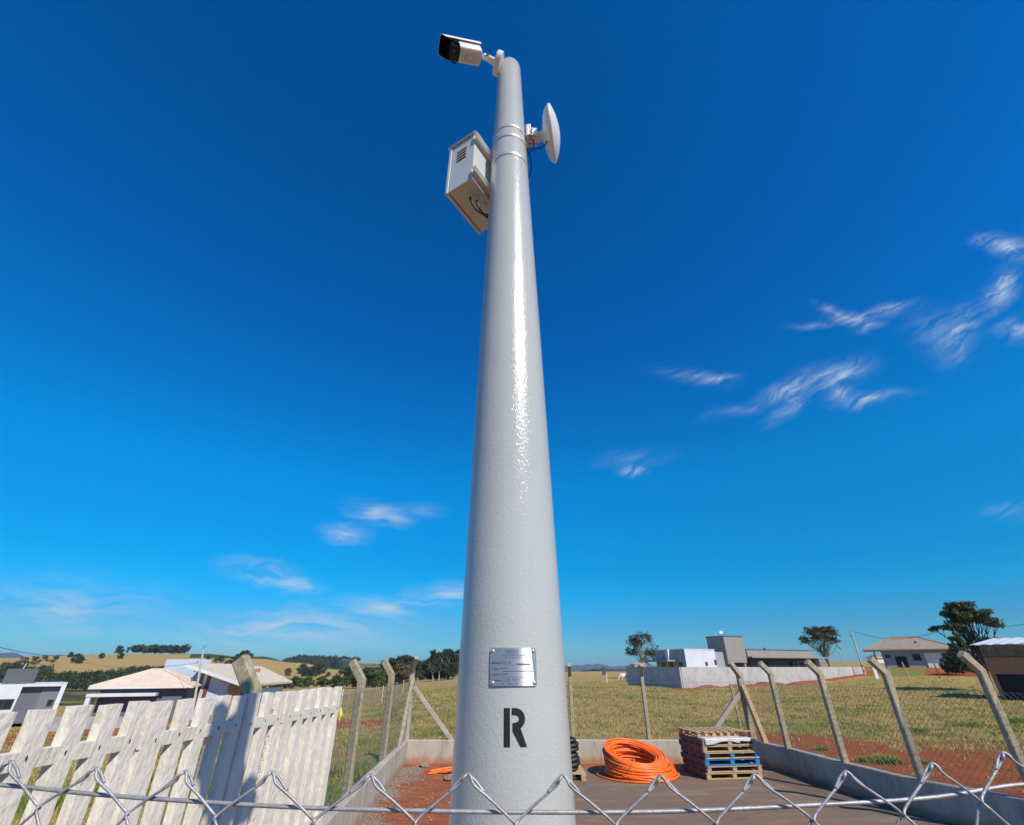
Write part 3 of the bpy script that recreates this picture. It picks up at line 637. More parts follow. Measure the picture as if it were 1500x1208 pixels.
# ------------------------------------------------------------------ concrete picket panels on the left
PA, PB = Vector((-2.05, 6.36)), Vector((-2.45, 2.75)); pdv = (PB-PA).normalized()
def picket_panel(idx, s0, nsl, tz, label):
    pitch = .204; th = .05; W_ = nsl*pitch; sw = .124
    org = PA+pdv*s0; ang = math.atan2(pdv.y, pdv.x)
    root = empty('picket_panel', (org.x, org.y, 0), label, 'fence panel', 'precast concrete picket panels on the left', rz=ang)
    rnd = random.Random(idx*13+5)
    # outline of the whole panel face in local xz with notches and slots cut: built from vertical slats + rails as one concrete casting
    z_rt, z_rb, z_b, z_lo = tz-.175, tz-.255, .55, .47
    slats = MB()
    for k in range(nsl):
        x0 = k*pitch+.008; x1 = x0+sw
        if k == nsl-1: x1 = W_-.006
        j = lambda a=.005: rnd.uniform(-a, a)
        top = [tz+j(.009), tz+j(.009)]
        segs = 14; vs = []
        for q in range(segs+1):
            t = q/segs; z = z_lo-.0+(tz-z_lo)*t
            if q == segs: za, zb = top
            else: za = zb = z
            e = j(.0028); e2 = j(.0028)
            vs += [(x0+e, -th/2+j(.0015), za), (x0+.006+e, -th/2-.004, za), (x1-.006+e2, -th/2-.004, zb), (x1+e2, -th/2+j(.0015), zb), (x1+e2-.012, th/2, zb), (x0+e+.012, th/2, za)]
        fs = [(q*6+i, q*6+(i+1) % 6, (q+1)*6+(i+1) % 6, (q+1)*6+i) for q in range(segs) for i in range(6)]
        fs += [(5, 4, 3, 2, 1, 0), tuple(segs*6+i for i in range(6))]
        slats.add(vs, fs)
    # upper rail with bolt holes suggested by small recess plugs, lower rail
    so = slats.build('slats', M['picket'], root)
    for za, zc in ((z_rb, z_rt), (.555, .645)): rail = MB(); rail.box((W_/2, .001, (za+zc)/2), (W_-.012, th-.003, zc-za), bev=.004); rail.build('rail', M['picket'], root)
    for k in range(nsl): h = MB(); h.lathe([(.0001, 0), (.0045, 0), (.0045, .003)], Matrix.Translation((k*pitch+.085, th/2+.0045, z_rb+.045+rnd.uniform(-.006, .006))) @ Matrix.Rotation(R(-90), 4, 'X') @ Matrix.Scale(1.9, 4, (0, 1, 0)), 8); h.build('bolt_hole', M['dark'], root)
    return root
s = 0.0; k = 0
names = ['farthest picket panel, its end beside the first bent post', 'weathered white picket panel third from its far end, partly in the pole shadow', 'white picket panel crossed by the dark shadow of the pole', 'white picket panel in front of the cream roofed house', 'white picket panel nearest the left picture edge']
specs = [(6, 1.790), (3, 1.792), (5, 1.797), (5, 1.808), (6, 1.82), (5, 1.83)]
labels = ['far end white concrete picket panel with a yellow leaf caught on it', 'short white picket panel just left of the far end panel', 'white concrete picket panel darkened by the pole shadow', 'white picket panel in front of the brown striped gable house', 'white picket panel in front of the cream hip roof house', 'nearest white picket panel running out of the left picture edge']
for i, (nsl, tz) in enumerate(specs):
    picket_panel(i, s, nsl, tz, labels[i]); s += nsl*.204+.006
# yellow leaf on the far panel
yl = MB(); c = on_y(491, 1046, 6.30)+Vector((.06, 0, 0))
yl.add([c+Vector((0, 0, .075)), c+Vector((.028, -.01, .015)), c+Vector((.022, -.02, -.02)), c+Vector((0, -.005, -.075)), c+Vector((-.02, .0, -.03)), c+Vector((-.012, -.01, .02)), c+Vector((.004, -.018, 0))], [(0, 1, 6), (1, 2, 6), (2, 3, 6), (3, 4, 6), (4, 5, 6), (5, 0, 6)])
o = yl.build('dry_leaf', M['yellow']); mo = o.modifiers.new('t', 'SOLIDIFY'); mo.thickness = .002
tag(o, 'small yellow leaf caught on the far end picket panel', 'leaf')

# ------------------------------------------------------------------ the camera pole
PY = 1.6; AX0 = .0
def axis(z): return Vector((.001-(z-1.63)*.0052, PY, z))
def prad(z): return float(np.interp(z, [-.2, 1.63, 2.9, 3.25, 3.9, 4.86, 5.79], [.208, .1700, .1425, .1345, .1185, .0955, .0745]))
PTOP = 5.67
pole = empty('camera_pole', (.02, PY, 0), 'tall light grey tapered pole with black letter R and metal plate', 'pole')
m = MB(); prof_ = []; NZ = 60
vs = []; fs = []; ns = 96
zs = list(np.linspace(-.2, PTOP-.05, NZ)); rsx = [prad(z) for z in zs]
for k in range(1, 7):
    a = k/6*math.pi/2; zs.append(PTOP-.05+.05*math.sin(a)); rsx.append(max(.004, prad(PTOP)-.05+.05*math.cos(a)))
for z, r in zip(zs, rsx):
    c = axis(z)
    for j in range(ns): a = 2*math.pi*j/ns; vs.append((c.x+r*math.cos(a), c.y+r*math.sin(a), z))
for i in range(len(zs)-1):
    for j in range(ns): fs.append((i*ns+j, i*ns+(j+1) % ns, (i+1)*ns+(j+1) % ns, (i+1)*ns+j))
fs.append(tuple((len(zs)-1)*ns+j for j in range(ns)))
m.add(vs, fs); keep(m.build('shaft', M['pole'], smooth=True), pole)
def wrap_mesh(o, z_ref, off, dx=.005):
    """o's mesh lies in local x (along the girth) / y (up) / z (out); bend it on to the pole front"""
    for v in o.data.vertices:
        z = z_ref+v.co.y; r = prad(z)+off+v.co.z; a = (v.co.x+dx)/prad(z); c = axis(z)
        v.co = (c.x+r*math.sin(a), c.y-r*math.cos(a), z)
def poly_mesh(name, polys, material, h, cuts=None):
    bm = bmesh.new()
    for poly in polys:
        vs = [bm.verts.new((x, y, 0)) for x, y in poly]
        bm.faces.new(vs)
    xs = [v.co.x for v in bm.verts]; x0, x1 = min(xs), max(xs)
    for q in np.linspace(x0, x1, 24)[1:-1]:
        bmesh.ops.bisect_plane(bm, geom=bm.verts[:]+bm.edges[:]+bm.faces[:], plane_co=(q, 0, 0), plane_no=(1, 0, 0))
    r = bmesh.ops.extrude_face_region(bm, geom=bm.faces[:]); bmesh.ops.translate(bm, vec=(0, 0, h), verts=[g for g in r['geom'] if isinstance(g, bmesh.types.BMVert)])
    bmesh.ops.recalc_face_normals(bm, faces=bm.faces[:])
    me = bpy.data.meshes.new(name); bm.to_mesh(me); bm.free(); me.materials.append(material)
    o = bpy.data.objects.new(name, me); COL.objects.link(o); return o
# stencil R : left bar, then bowl + leg
w, h = .057, .084
bar = [(0, 0), (.016, 0), (.016, h), (0, h)]
bowl = [(.021, h)]
cxr, cyr = .030, h*.715; Ro = h-cyr
for k in range(0, 13): a = math.pi/2-k/12*math.pi; bowl.append((cxr+(w-.001-cxr)*math.cos(a), cyr+Ro*math.sin(a)))
bowl = bowl[:-2]+[(.044, h*.455), (w+.003, 0), (.043, 0), (.0225, h*.40), (.0225, h*.60)]
ri = Ro-.0155
for k in range(0, 9): a = -math.pi/2+k/8*math.pi; bowl.append((.028+(w-.017-.028)*math.cos(a), cyr+ri*math.sin(a)))
bowl.append((.021, cyr+ri))
Rm = poly_mesh('letter', [[(x-w/2, y-h/2) for x, y in bar], [(x-w/2, y-h/2) for x, y in bowl]], M['black_paint'], .0006)
wrap_mesh(Rm, 1.862, .0006, .0075); keep(Rm, pole); Rm['label'] = 'black stencilled letter R'
# name plate
pw, ph = .129, .092
def rrect(w, h, r, n=5):
    out_ = []
    for cx_, cy_, a0 in ((w/2-r, h/2-r, 0), (-w/2+r, h/2-r, 90), (-w/2+r, -h/2+r, 180), (w/2-r, -h/2+r, 270)):
        for k in range(n+1): a = R(a0+90*k/n); out_.append((cx_+r*math.cos(a), cy_+r*math.sin(a)))
    return out_
plate = poly_mesh('name_plate', [rrect(pw, ph, .005)], M['plate'], .0016); wrap_mesh(plate, 2.0, .0025); keep(plate, pole)
OFF = .0046
rv = MB()
for sx_ in (-1, 1):
    for sy_ in (-1, 1):
        z = 2.0+sy_*.0385; a = (sx_*.0565+.005)/prad(z); c = axis(z); nrm = Vector((math.sin(a), -math.cos(a), 0)); r0 = prad(z)+.004
        rv = MB(); rv.lathe([(.0045, 0), (.0045, .0012), (.0036, .0028), (.0018, .0036), (.0003, .0038)], frame_to(nrm, c+nrm*r0), 14); keep(rv.build('rivet', M['steel'], smooth=True), pole)
def text(body, size, x, y, align='LEFT', thick=0):
    cu = bpy.data.curves.new('t', 'FONT'); cu.body = body; cu.size = size; cu.align_x = align; cu.offset = thick; cu.resolution_u = 3; cu.extrude = .00015
    ob = bpy.data.objects.new('t', cu); COL.objects.link(ob); bpy.context.view_layer.update()
    me = bpy.data.meshes.new_from_object(ob.evaluated_get(bpy.context.evaluated_depsgraph_get())); bpy.data.objects.remove(ob); bpy.data.curves.remove(cu)
    me.transform(Matrix.Translation((x, y, 0))); return me
bm = bmesh.new()
for body, sz, x, y, al, th in [('MODELO', .0070, -.031, .0062, 'RIGHT', .0002), ('Compr. TE', .0058, -.031, -.0075, 'RIGHT', .00012), ('Nomin. TE', .0058, -.031, -.0210, 'RIGHT', .00012), ('Resistencia', .0053, -.031, -.0345, 'RIGHT', .00012),
                               ('CAMPOLAT', .0068, -.022, .036, 'LEFT', 0), ('CONCRETOS', .0058, -.021, .0305, 'LEFT', 0), ('POSTES E ARTEFATOS DE CONCRETO', .0038, -.030, .0258, 'LEFT', 0), ('Fabricado conforme norma', .0042, -.026, .0205, 'LEFT', 0),
                               ('012 G', .0085, -.028, .0070, 'LEFT', 0), ('070', .0080, -.028, -.0070, 'LEFT', 0), ('043', .0080, -.028, -.0210, 'LEFT', 0), ('12345  070 R', .0080, -.028, -.0345, 'LEFT', 0),
                               ('DE', .006, -.032, -.0425, 'LEFT', 0), ('MES 5', .0055, -.015, -.0425, 'LEFT', 0), ('03', .007, .004, -.0430, 'LEFT', 0)]:
    me = text(body, sz, x, y, al, th); bm.from_mesh(me); bpy.data.meshes.remove(me)
for x0, x1, y, t_ in ((-.029, .055, .0030, .0005), (-.029, .055, -.0120, .0014), (-.029, .055, -.0255, .0006), (-.029, .055, -.0385, .0004), (.008, .046, .0045, .0028)):
    n0 = 16
    for q in range(n0):
        a_, b_ = x0+(x1-x0)*q/n0, x0+(x1-x0)*(q+1)/n0; bm.faces.new([bm.verts.new((a_, y, 0)), bm.verts.new((b_, y, 0)), bm.verts.new((b_, y+t_, 0)), bm.verts.new((a_, y+t_, 0))])
me = bpy.data.meshes.new('engraving'); bm.to_mesh(me); bm.free(); me.materials.append(M['engrave']); o = bpy.data.objects.new('engraving', me); COL.objects.link(o)
wrap_mesh(o, 2.0, OFF-.0003); o.data.transform(Matrix.Translation(-pole.location)); o.parent = plate

# steel bands ------------------------------------------------------
def band(z, name='steel_band', tilt=0):
    m = MB(); vs = []; n = 64; th = .0022; hh = .010
    for j in range(n):
        a = 2*math.pi*j/n; zz = z+tilt*math.cos(a)
        for dz, dr in ((-hh, 0), (-hh, th), (hh, th), (hh, 0)):
            c = axis(zz+dz); r = prad(zz+dz)+.001+dr; vs.append((c.x+r*math.cos(a), c.y+r*math.sin(a), zz+dz))
    fs = [(j*4+i, ((j+1) % n)*4+i, ((j+1) % n)*4+(i+1) % 4, j*4+(i+1) % 4) for j in range(n) for i in range(4)]
    m.add(vs, fs); o = m.build(name, M['steel'], smooth=30); finish(o); return o
def pole_z(py): a, b, c = ray(750, py); return CAM_H+c*(PY-.09)/b
zb1, zb2, zb3 = pole_z(186), pole_z(200), pole_z(228)

# ------------------------------------------------------------------ control box
bz0 = 4.30; A_ = Vector((-.358, 1.612)); B_ = Vector((-.191, 1.507)); C_ = Vector((-.191, 1.877))
wdir = (C_-A_).normalized(); ddir = Vector((wdir.y, -wdir.x))     # ddir points from door to the pole side
bw, bd, bh = (C_-A_).length, (B_-A_).length-.012, .41
A_ = A_-ddir*.016
Bm = Matrix((Vector((ddir.x, ddir.y, 0)), Vector((wdir.x, wdir.y, 0)), Vector((0, 0, 1)))).transposed().to_4x4()
bm_root = empty('control_box', (A_.x, A_.y, bz0), 'grey metal control box with louvres strapped to the left of the pole', 'electrical box', rz=math.atan2(ddir.y, ddir.x))
# local frame: x = depth towards pole, y = -width ... use explicit transform instead
rot = Matrix.Rotation(math.atan2(ddir.y, ddir.x), 3, 'Z')
flip = -1 if (rot @ Vector((0, 1, 0))).dot(Vector((wdir.x, wdir.y, 0))) < 0 else 1
def BL(x, y, z): return Vector((x, y*flip, z))
def bbox(m, x0, x1, y0, y1, z0, z1, bev=.003): ya, yb = sorted((y0*flip, y1*flip)); return m.box(((x0+x1)/2, (ya+yb)/2, (z0+z1)/2), (x1-x0, yb-ya, z1-z0), bev=bev)
m = MB(); bbox(m, .022, bd, 0, bw, 0, bh); m.build('housing', M['box_grey'], bm_root)
m = MB(); bbox(m, 0, .018, -.006, bw+.006, -.007, bh+.007, .003); m.build('door', M['box_grey'], bm_root)
m = MB(); bbox(m, -.010, bd+.01, -.012, bw+.012, bh+.0075, bh+.014, .002); m.build('lid', M['box_grey'], bm_root)
m = MB(); bbox(m, .0182, .0218, .004, bw-.004, .004, bh-.004, 0); m.build('door_seal', M['rubber'], bm_root)
for k in range(4):
    m = MB(); z = bh-.080-k*.029
    x0, x1 = .060, .130
    vs = [BL(x0, -.0004, z+.010), BL(x1, -.0004, z+.010), BL(x1, -.0045, z+.0055), BL(x0, -.0045, z+.0055), BL(x0, -.0004, z+.0045), BL(x1, -.0004, z+.0045)]
    m.add(vs, [(0, 1, 2, 3), (3, 2, 5, 4), (0, 3, 4), (1, 5, 2)])
    m.build('louvre', M['white_metal'], bm_root)
    m = MB(); bbox(m, .062, .128, -.0012, .0, z-.0065, z+.0040, 0); m.build('louvre_slot', M['dark'], bm_root)
for z in (.055, bh-.045):    # mounting rails on the back
    m = MB(); x0 = bd+.001
    for (xa, xb, za, zb_) in ((x0, x0+.003, -.024, .024), (x0+.003, x0+.026, -.024, -.020), (x0+.003, x0+.026, .020, .024)):
        bbox(m, xa, xb, -.012, bw*.86, z+za, z+zb_, 0)
    m.build('mounting_rail', M['white_metal'], bm_root)
for k, (gx, gy) in enumerate(((.115, .075), (.135, .110), (.150, .165))):
    m = MB(); m.lathe([(.013, .001), (.013, -.010), (.011, -.012), (.011, -.020), (.008, -.024)], Matrix.Translation(BL(gx, gy, 0)) @ Matrix.Rotation(math.pi*0, 4, 'X'), 12); finish(m.build('cable_gland', M['box_grey'], bm_root))
for k, (gx, gy) in enumerate(((.115, .075), (.135, .110))):
    p0 = BL(gx, gy, -.018); end = BL(bd+.035, gy+.085, -.075)
    path = []
    for q in range(15):
        t = q/14; path.append(p0.lerp(end, t**1.5)+Vector((0, 0, -.10*math.sin(min(1, t*1.15)*math.pi*.62))))
    m = MB(); m.tube(path, .0062, 10); m.build('cable', M['rubber'], bm_root, smooth=True)
for z in (zb2, zb3): keep(band(z, tilt=.002), bm_root)

# ------------------------------------------------------------------ dish antenna
AZC = on_y(808, 197, 1.585)
ant = empty('dish_antenna', tuple(AZC), 'round white dish antenna clamped to the right side of the pole', 'antenna')
adir = Vector((.985, -.20, .0)).normalized(); FT = frame_to(adir, Vector((0, 0, 0)))
m = MB(); m.lathe([(.020, -.052), (.055, -.050), (.10, -.042), (.135, -.028), (.152, -.012), (.156, -.007)], FT, 64); finish(m.build('reflector', M['white_metal'], ant, smooth=40))
m = MB(); m.lathe([(.1565, -.0065), (.160, -.004), (.160, .007), (.1565, .010)], FT, 64); finish(m.build('rim', M['white_plastic'], ant, smooth=60))
m = MB(); m.lathe([(.1555, .0105), (.135, .021), (.10, .035), (.055, .046), (.02, .050), (.001, .0505)], FT, 64); finish(m.build('radome', M['white_plastic'], ant, smooth=40))
hub = -adir*.052
pz = axis(AZC.z); toP = Vector((pz.x+prad(AZC.z), pz.y-.0, AZC.z))-AZC      # pole surface point relative
m = MB(); m.lathe([(.034, -.090), (.034, -.082), (.028, -.080), (.028, -.062), (.034, -.060), (.036, -.048)], FT, 28); finish(m.build('hub', M['white_plastic'], ant, smooth=30))
m = MB(); a = toP+Vector((.012, 0, 0)); b = -adir*.088
m.bar(a, b, .040, .062, bev=.004); m.bar(a+Vector((.004, -.034, .0)), b+Vector((0, -.030, 0)), .006, .075, bev=.001); m.bar(a+Vector((.004, .034, .0)), b+Vector((0, .030, 0)), .006, .075, bev=.001)
m.build('bracket', M['white_plastic'], ant)
m = MB(); m.box(toP+Vector((.010, 0, 0)), (.016, .085, .115), bev=.003); m.box(toP+Vector((.022, -.03, .05)), (.02, .014, .05), bev=.003); m.build('clamp', M['steel'], ant)
for dy in (-.022, .022):
    m = MB(); m.lathe([(.010, 0), (.010, .010), (.006, .011), (.006, .024)], Matrix.Translation(toP+Vector((.035, dy-.02, -.03))) @ Matrix.Rotation(R(90), 4, 'X'), 6); m.build('bolt', M['steel'], ant)
c0 = -adir*.036+Vector((0, -.04, -.115)); path = []
endc = toP+Vector((-.02, .03, -.17))
pts = [c0, c0+Vector((-.01, .01, -.035)), c0+Vector((-.05, .02, -.055)), c0+Vector((-.095, .03, -.045)), toP+Vector((.010, .0, -.125)), toP+Vector((.030, .02, -.19)), toP+Vector((.034, .04, -.25)), toP+Vector((.012, .06, -.33)), toP+Vector((-.02, .09, -.37))]
def smooth_path(pts, n=8):
    pts = [Vector(p) for p in pts]; o_ = []
    P = [pts[0]]+pts+[pts[-1]]
    for i in range(1, len(P)-2):
        for q in range(n):
            t = q/n; a, b, c, d = P[i-1], P[i], P[i+1], P[i+2]
            o_.append(.5*((2*b)+(-a+c)*t+(2*a-5*b+4*c-d)*t*t+(-a+3*b-3*c+d)*t**3))
    o_.append(pts[-1]); return o_
m = MB(); m.tube(smooth_path(pts), .0036, 8); m.build('cable', M['rubber'], ant, smooth=True)
m = MB(); q0 = toP+Vector((.045, 0, -.03)); m.tube(smooth_path([q0, q0+Vector((.005, -.01, -.05)), q0+Vector((.0, 0, -.10)), q0+Vector((-.03, .01, -.12))]), .0034, 8); m.build('cable', M['rubber'], ant, smooth=True)
keep(band(zb1, tilt=.002), ant)

# ------------------------------------------------------------------ security camera
back = on_y(702, 82, 1.50); frontp = on_y(651, 72, 1.43)
sc_dir = (frontp-back).normalized()
cr = empty('security_camera', tuple(back), 'white bullet security camera with black lens front on the pole top', 'camera')
upv = Vector((0, 0, 1)); xh = (upv-sc_dir*upv.dot(sc_dir)).normalized(); yv = sc_dir.cross(xh)
FC = Matrix((xh, yv, sc_dir)).transposed().to_4x4()    # local x=up, y=side, z=forward
Ln = (frontp-back).length
def sect(w, h, r=.3, n=6, flat=0):
    return rrect(h, w, min(w, h)*r, n)
def loft(m, secs):
    vs = []; n = len(secs[0][0])
    for poly, z in secs: vs += [FC @ Vector((x, y, z)) for x, y in poly]
    fs = [(i*n+j, i*n+(j+1) % n, (i+1)*n+(j+1) % n, (i+1)*n+j) for i in range(len(secs)-1) for j in range(n)]
    fs += [tuple(range(n))[::-1], tuple((len(secs)-1)*n+j for j in range(n))]
    m.add(vs, fs); return m
W1, H1 = .105, .100
m = loft(MB(), [(sect(W1*.86, H1*.86, .3), -.002), (sect(W1*.97, H1*.97, .3), .004), (sect(W1, H1, .3), .010), (sect(W1, H1, .3), Ln*.63)]); finish(m.build('body', M['white_metal'], cr, smooth=35))
m = loft(MB(), [(sect(W1*1.01, H1*1.01, .3), Ln*.63+.0005), (sect(W1*1.01, H1*1.01, .3), Ln*.86), (sect(W1*.93, H1*.93, .3), Ln*.885)]); finish(m.build('front_bezel', M['black_glass'], cr, smooth=35))
m = loft(MB(), [(sect(W1*.6, H1*.6, .5), Ln*.8852), (sect(W1*.56, H1*.56, .5), Ln*.892)]); finish(m.build('lens_window', M['black_glass'], cr, smooth=35))
# sunshield: inverted U over the body
def shield(z0, z1, g=0., low=.020):
    m = MB(); hw = W1/2+.010-g; top = H1/2+.013-g
    prof2 = [(low, -hw), (top-.022, -hw), (top-.006, -hw+.007), (top, -hw+.024), (top+.003, 0), (top, hw-.024), (top-.006, hw-.007), (top-.022, hw), (low, hw)]
    th = .003; inner = [(x-(th if abs(y) < hw-.001 else 0), y*(1-th/hw)) for x, y in prof2]
    ring = prof2+inner[::-1]
    n = len(ring); vs = [FC @ Vector((x, y, z0)) for x, y in ring]
    for x, y in ring: vs.append(FC @ Vector((x, y, z1-max(0, (top-.02-x))*1.2)))
    fs = [(j, (j+1) % n, n+(j+1) % n, n+j) for j in range(n)]
    k = len(prof2)
    for base in (0, n):
        for j in range(k-1): fs.append((base+j, base+j+1, base+n-2-j, base+n-1-j))
    m.add(vs, fs); return m
finish(shield(-.006, Ln+.020).build('sunshield', M['white_plastic'], cr))
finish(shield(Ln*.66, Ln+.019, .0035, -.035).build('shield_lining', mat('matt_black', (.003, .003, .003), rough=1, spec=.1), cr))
# label sticker on underside/side that faces the viewer
m = MB(); vd = (Vector((0, 0, CAM_H))-back).normalized(); vl = FC.to_3x3().inverted() @ vd
lx, ly = -(H1/2+.0008), 0
mk = MB()
for k in range(2): pass
fr_ = [(-.017, .026, .050, .0018), (.017, .026, .050, .0018)]
def strip(m, y0, y1, z0, z1): m.add([FC @ Vector((-(H1/2)-.0007, y, z)) for y, z in ((y0, z0), (y1, z0), (y1, z1), (y0, z1))], [(0, 1, 2, 3)])
for y in (-.020, .019): strip(mk, y, y+.0012, .060, .105)
for z in (.060, .104): strip(mk, -.020, .020, z, z+.0012)
for k in range(4): strip(mk, -.014+k*.008, -.009+k*.008, .112, .116)
mk.build('info_label', M['engrave'], cr)
# bracket: neck, ball, arm, round base on pole
pb = axis(5.56); bdir = Vector((-.93, -.30, .10)).normalized(); bs = pb+bdir*(prad(5.56)+.001); bs = bs
zc = on_y(729, 93, 1.53); base_c = zc
m = MB(); bdir = (back-base_c).normalized(); bdir = Vector((bdir.x, bdir.y*.9, bdir.z)).normalized()
b0 = base_c-back
m.lathe([(.070, -.024), (.074, -.020), (.074, .008), (.068, .015), (.028, .018)], frame_to(bdir, b0), 40); finish(m.build('base_plate', M['white_plastic'], cr, smooth=35))
a0 = b0+bdir*.013; j0 = Vector((0, 0, 0))-sc_dir*.045
m = MB(); m.tube([a0, a0.lerp(j0, .25), a0.lerp(j0, .7), j0], [.030, .023, .021, .019], 20); m.build('arm', M['white_plastic'], cr, smooth=40)
m = MB(); m.tube([j0+sc_dir*.004-sc_dir*.012, j0+sc_dir*.010, j0+sc_dir*.020], [.017, .021, .013], 16); m.tube([j0+sc_dir*.018, sc_dir*.002], .0095, 12); m.build('swivel_joint', M['white_plastic'], cr, smooth=40)
m = MB(); jm = a0.lerp(j0, .78)+Vector((0, -.0205, -.004)); m.box(jm, (.022, .006, .012), bev=.002); m.build('lock_screw', M['darkmetal'], cr)

# ------------------------------------------------------------------ foreground chain-link mesh
YF = .475
ff = empty('wire_fence', (0, YF, 0), 'galvanised chain link fence right in front of the camera', 'fence')
peaks = [(-120, 1110), (10, 1121), (136, 1131), (268, 1136), (396, 1137), (541, 1141), (684.6, 1139), (825, 1142), (969, 1143), (1108, 1141), (1242, 1136), (1369, 1124), (1474, 1108), (1590, 1090)]
juncs = [(-60, 1170), (57, 1180), (187, 1189.5), (316, 1194), (460, 1200), (608, 1202), (754.7, 1205), (901.5, 1206), (1048, 1204.5), (1190.6, 1198.5), (1322, 1190), (1436, 1172), (1540, 1150)]
PK = [on_y(a, b, YF) for a, b in peaks]; JN = [on_y(a, b, YF) for a, b in juncs]
for sgn in (-1, 1):       # carry the mesh on beyond the picture
    for k in range(24):
        if sgn == 1: PK.append(Vector((PK[-1].x+.082, YF, 1.925))); JN.append(Vector((JN[-1].x+.082, YF, 1.888)))
        else: PK.insert(0, Vector((PK[0].x-.082, YF, 1.925))); JN.insert(0, Vector((JN[0].x-.082, YF, 1.888)))
m = MB(); wr = .00110
n0 = len(JN); rows = 44; dz = .0405
rndw = random.Random(3)
jit = [[Vector((rndw.uniform(-.0015, .0015), 0, rndw.uniform(-.0015, .0015))) for _ in range(rows)] for _ in range(n0+2)]
def node(c, r):      # c: half-column index (even = peak column), r: row 0 = junction row under the peaks
    if r == 0: return JN[c]
    # odd rows sit under peaks, even rows under junctions
    if r % 2 == 0: b = JN[c]; return Vector((b.x, YF, b.z-dz*r))+jit[c][r-1]*.8
    b = PK[c]; jb = JN[min(c, n0-1)]; return Vector((b.x, YF, min(JN[max(0, min(c, n0-1))].z, JN[max(0, c-1)].z)-dz*r))+jit[c][r-1]*.8
# each spiral wire lives between a peak column c and the junction column c (to its right) or c-1 (left)
for c in range(1, n0):
    for side in (0, 1):
        jc = c if side else c-1
        J = JN[jc]; P0 = PK[c]; d = (J-P0); s_ = 1 if side else -1; yo = .003 if side else -.003
        # hook: starts folded back on the other side of the peak, wraps over, then down to the junction
        oth = (JN[c-1] if side else JN[c])-P0
        f = .34+rndw.uniform(-.05, .05)
        if side: hook = [P0+oth*f+Vector((0, .0010, .0008)), P0+oth*f*.55+Vector((0, .0020, .0026)), P0+oth*.07+Vector((0, .0020, .0030)), P0+Vector((0, .0010, .0030)), P0+Vector((s_*.0028, -.0004, .0010))]
        else: hook = [P0+oth*f+Vector((0, .0012, .0008)), P0+oth*f*.55+Vector((0, .0022, .0025)), P0+oth*.07+Vector((0, .0026, .0028)), P0+Vector((.0002, .0018, .0026)), P0+Vector((s_*.0028, -.0008, .0006))]
        path = hook+[P0+d*.16+Vector((0, -yo*.5, 0)), P0+d*.5+Vector((0, -yo*.3, .0004)), P0+d*.9+Vector((0, -yo*.2, 0)), J+Vector((-s_*.0000, yo*.6, -.0012))]
        m.tube(smooth_path(path, 5), wr, 8)
        # zig-zag down
        zz = [J+Vector((0, yo*.6, -.0012))]; cur = 'J'
        for r in range(1, 12 if abs(P0.x) < .8 else 40):
            p = node(c, r) if r % 2 == 1 else node(jc, r)
            e = (-s_ if r % 2 == 1 else s_)*0
            zz.append(p+Vector((0, yo*(.8 if r % 2 else -.8), 0)))
        fine = []
        for i in range(len(zz)-1):
            fine += [zz[i], zz[i].lerp(zz[i+1], .1)+Vector((0, yo*.2, 0)), zz[i].lerp(zz[i+1], .9)]
        m.tube(fine+[zz[-1]], wr, 6)
wm_ = keep(m.build('wire_mesh', M['galv'], smooth=True), ff)
wp = [(0, 1149), (143, 1163), (300, 1174), (461, 1182.7), (680, 1188), (860, 1189), (1000, 1187), (1160, 1180), (1359, 1168), (1500, 1148)]
WPt = [on_y(a, b, YF+.004) for a, b in wp]; WPt = [Vector((-2.3+.085*k, YF+.004, 1.916)) for k in range(22)]+WPt+[Vector((.50+.1*k, YF+.004, 1.914)) for k in range(22)]
m = MB(); m.tube(smooth_path(WPt, 10), .0015, 10); keep(m.build('tension_wire', M['galv'], smooth=True), ff)
# small post pair that carries it, outside the picture
for x in (-2.42, 2.7):
    m = MB(); m.bar((x, YF, -.1), (x, YF, 2.0), .09, .09, bev=.006); keep(m.build('post', M['conc']), ff)

# ------------------------------------------------------------------ orange duct coil
def coil(cx_, cy_, turns, r0, r1, h, rt, seed, mater, name, label, cat, tiltx=0, seg=56, n=6, group=None, shift=(0, 0), zb=0):
    rnd = random.Random(seed); m = MB(); path = []
    layers = []
    for t in range(turns):
        q = t/(turns-1); u_ = rnd.random()
        layers.append((r0+(r1-r0)*u_**.8, rt+h*q))
    prev = None
    for t, (rr_, zz) in enumerate(layers):
        nxt = layers[min(t+1, turns-1)]; ox, oy = rnd.uniform(-.05, .05), rnd.uniform(-.05, .05); tx, ty = rnd.uniform(-.045, .045), rnd.uniform(-.045, .045); ec = rnd.uniform(.97, 1.03); ph_ = rnd.uniform(0, 6.28)
        for j in range(seg):
            a = 2*math.pi*j/seg; k = j/seg; k = k*k*(3-2*k); blend = math.sin(math.pi*j/seg)**.5
            r = rr_+(nxt[0]-rr_)*k; z = zz+(nxt[1]-zz)*k
            x = cx_+r*math.cos(a)*ec+ox*blend+shift[0]*(z/h); y = cy_+r*math.sin(a)/ec+oy*blend+shift[1]*(z/h)
            z = max(rt, z+(tx*math.cos(a)+ty*math.sin(a))*blend*min(1, z/.15)+tiltx*(x-cx_)*min(1, z/h)*1.0+.012*math.sin(3*a+ph_)*min(1, z/.2))
            path.append((x, y, z+zb))
    m.tube(path, rt, n); o = m.build(name, mater, smooth=True, loc=(cx_, cy_, zb)); return o
cc = on_z(930, 1131, 0)
root = empty('duct_coil', (cc.x, 12.02, 0), 'large loose coil of bright orange plastic duct on the yard', 'coil')
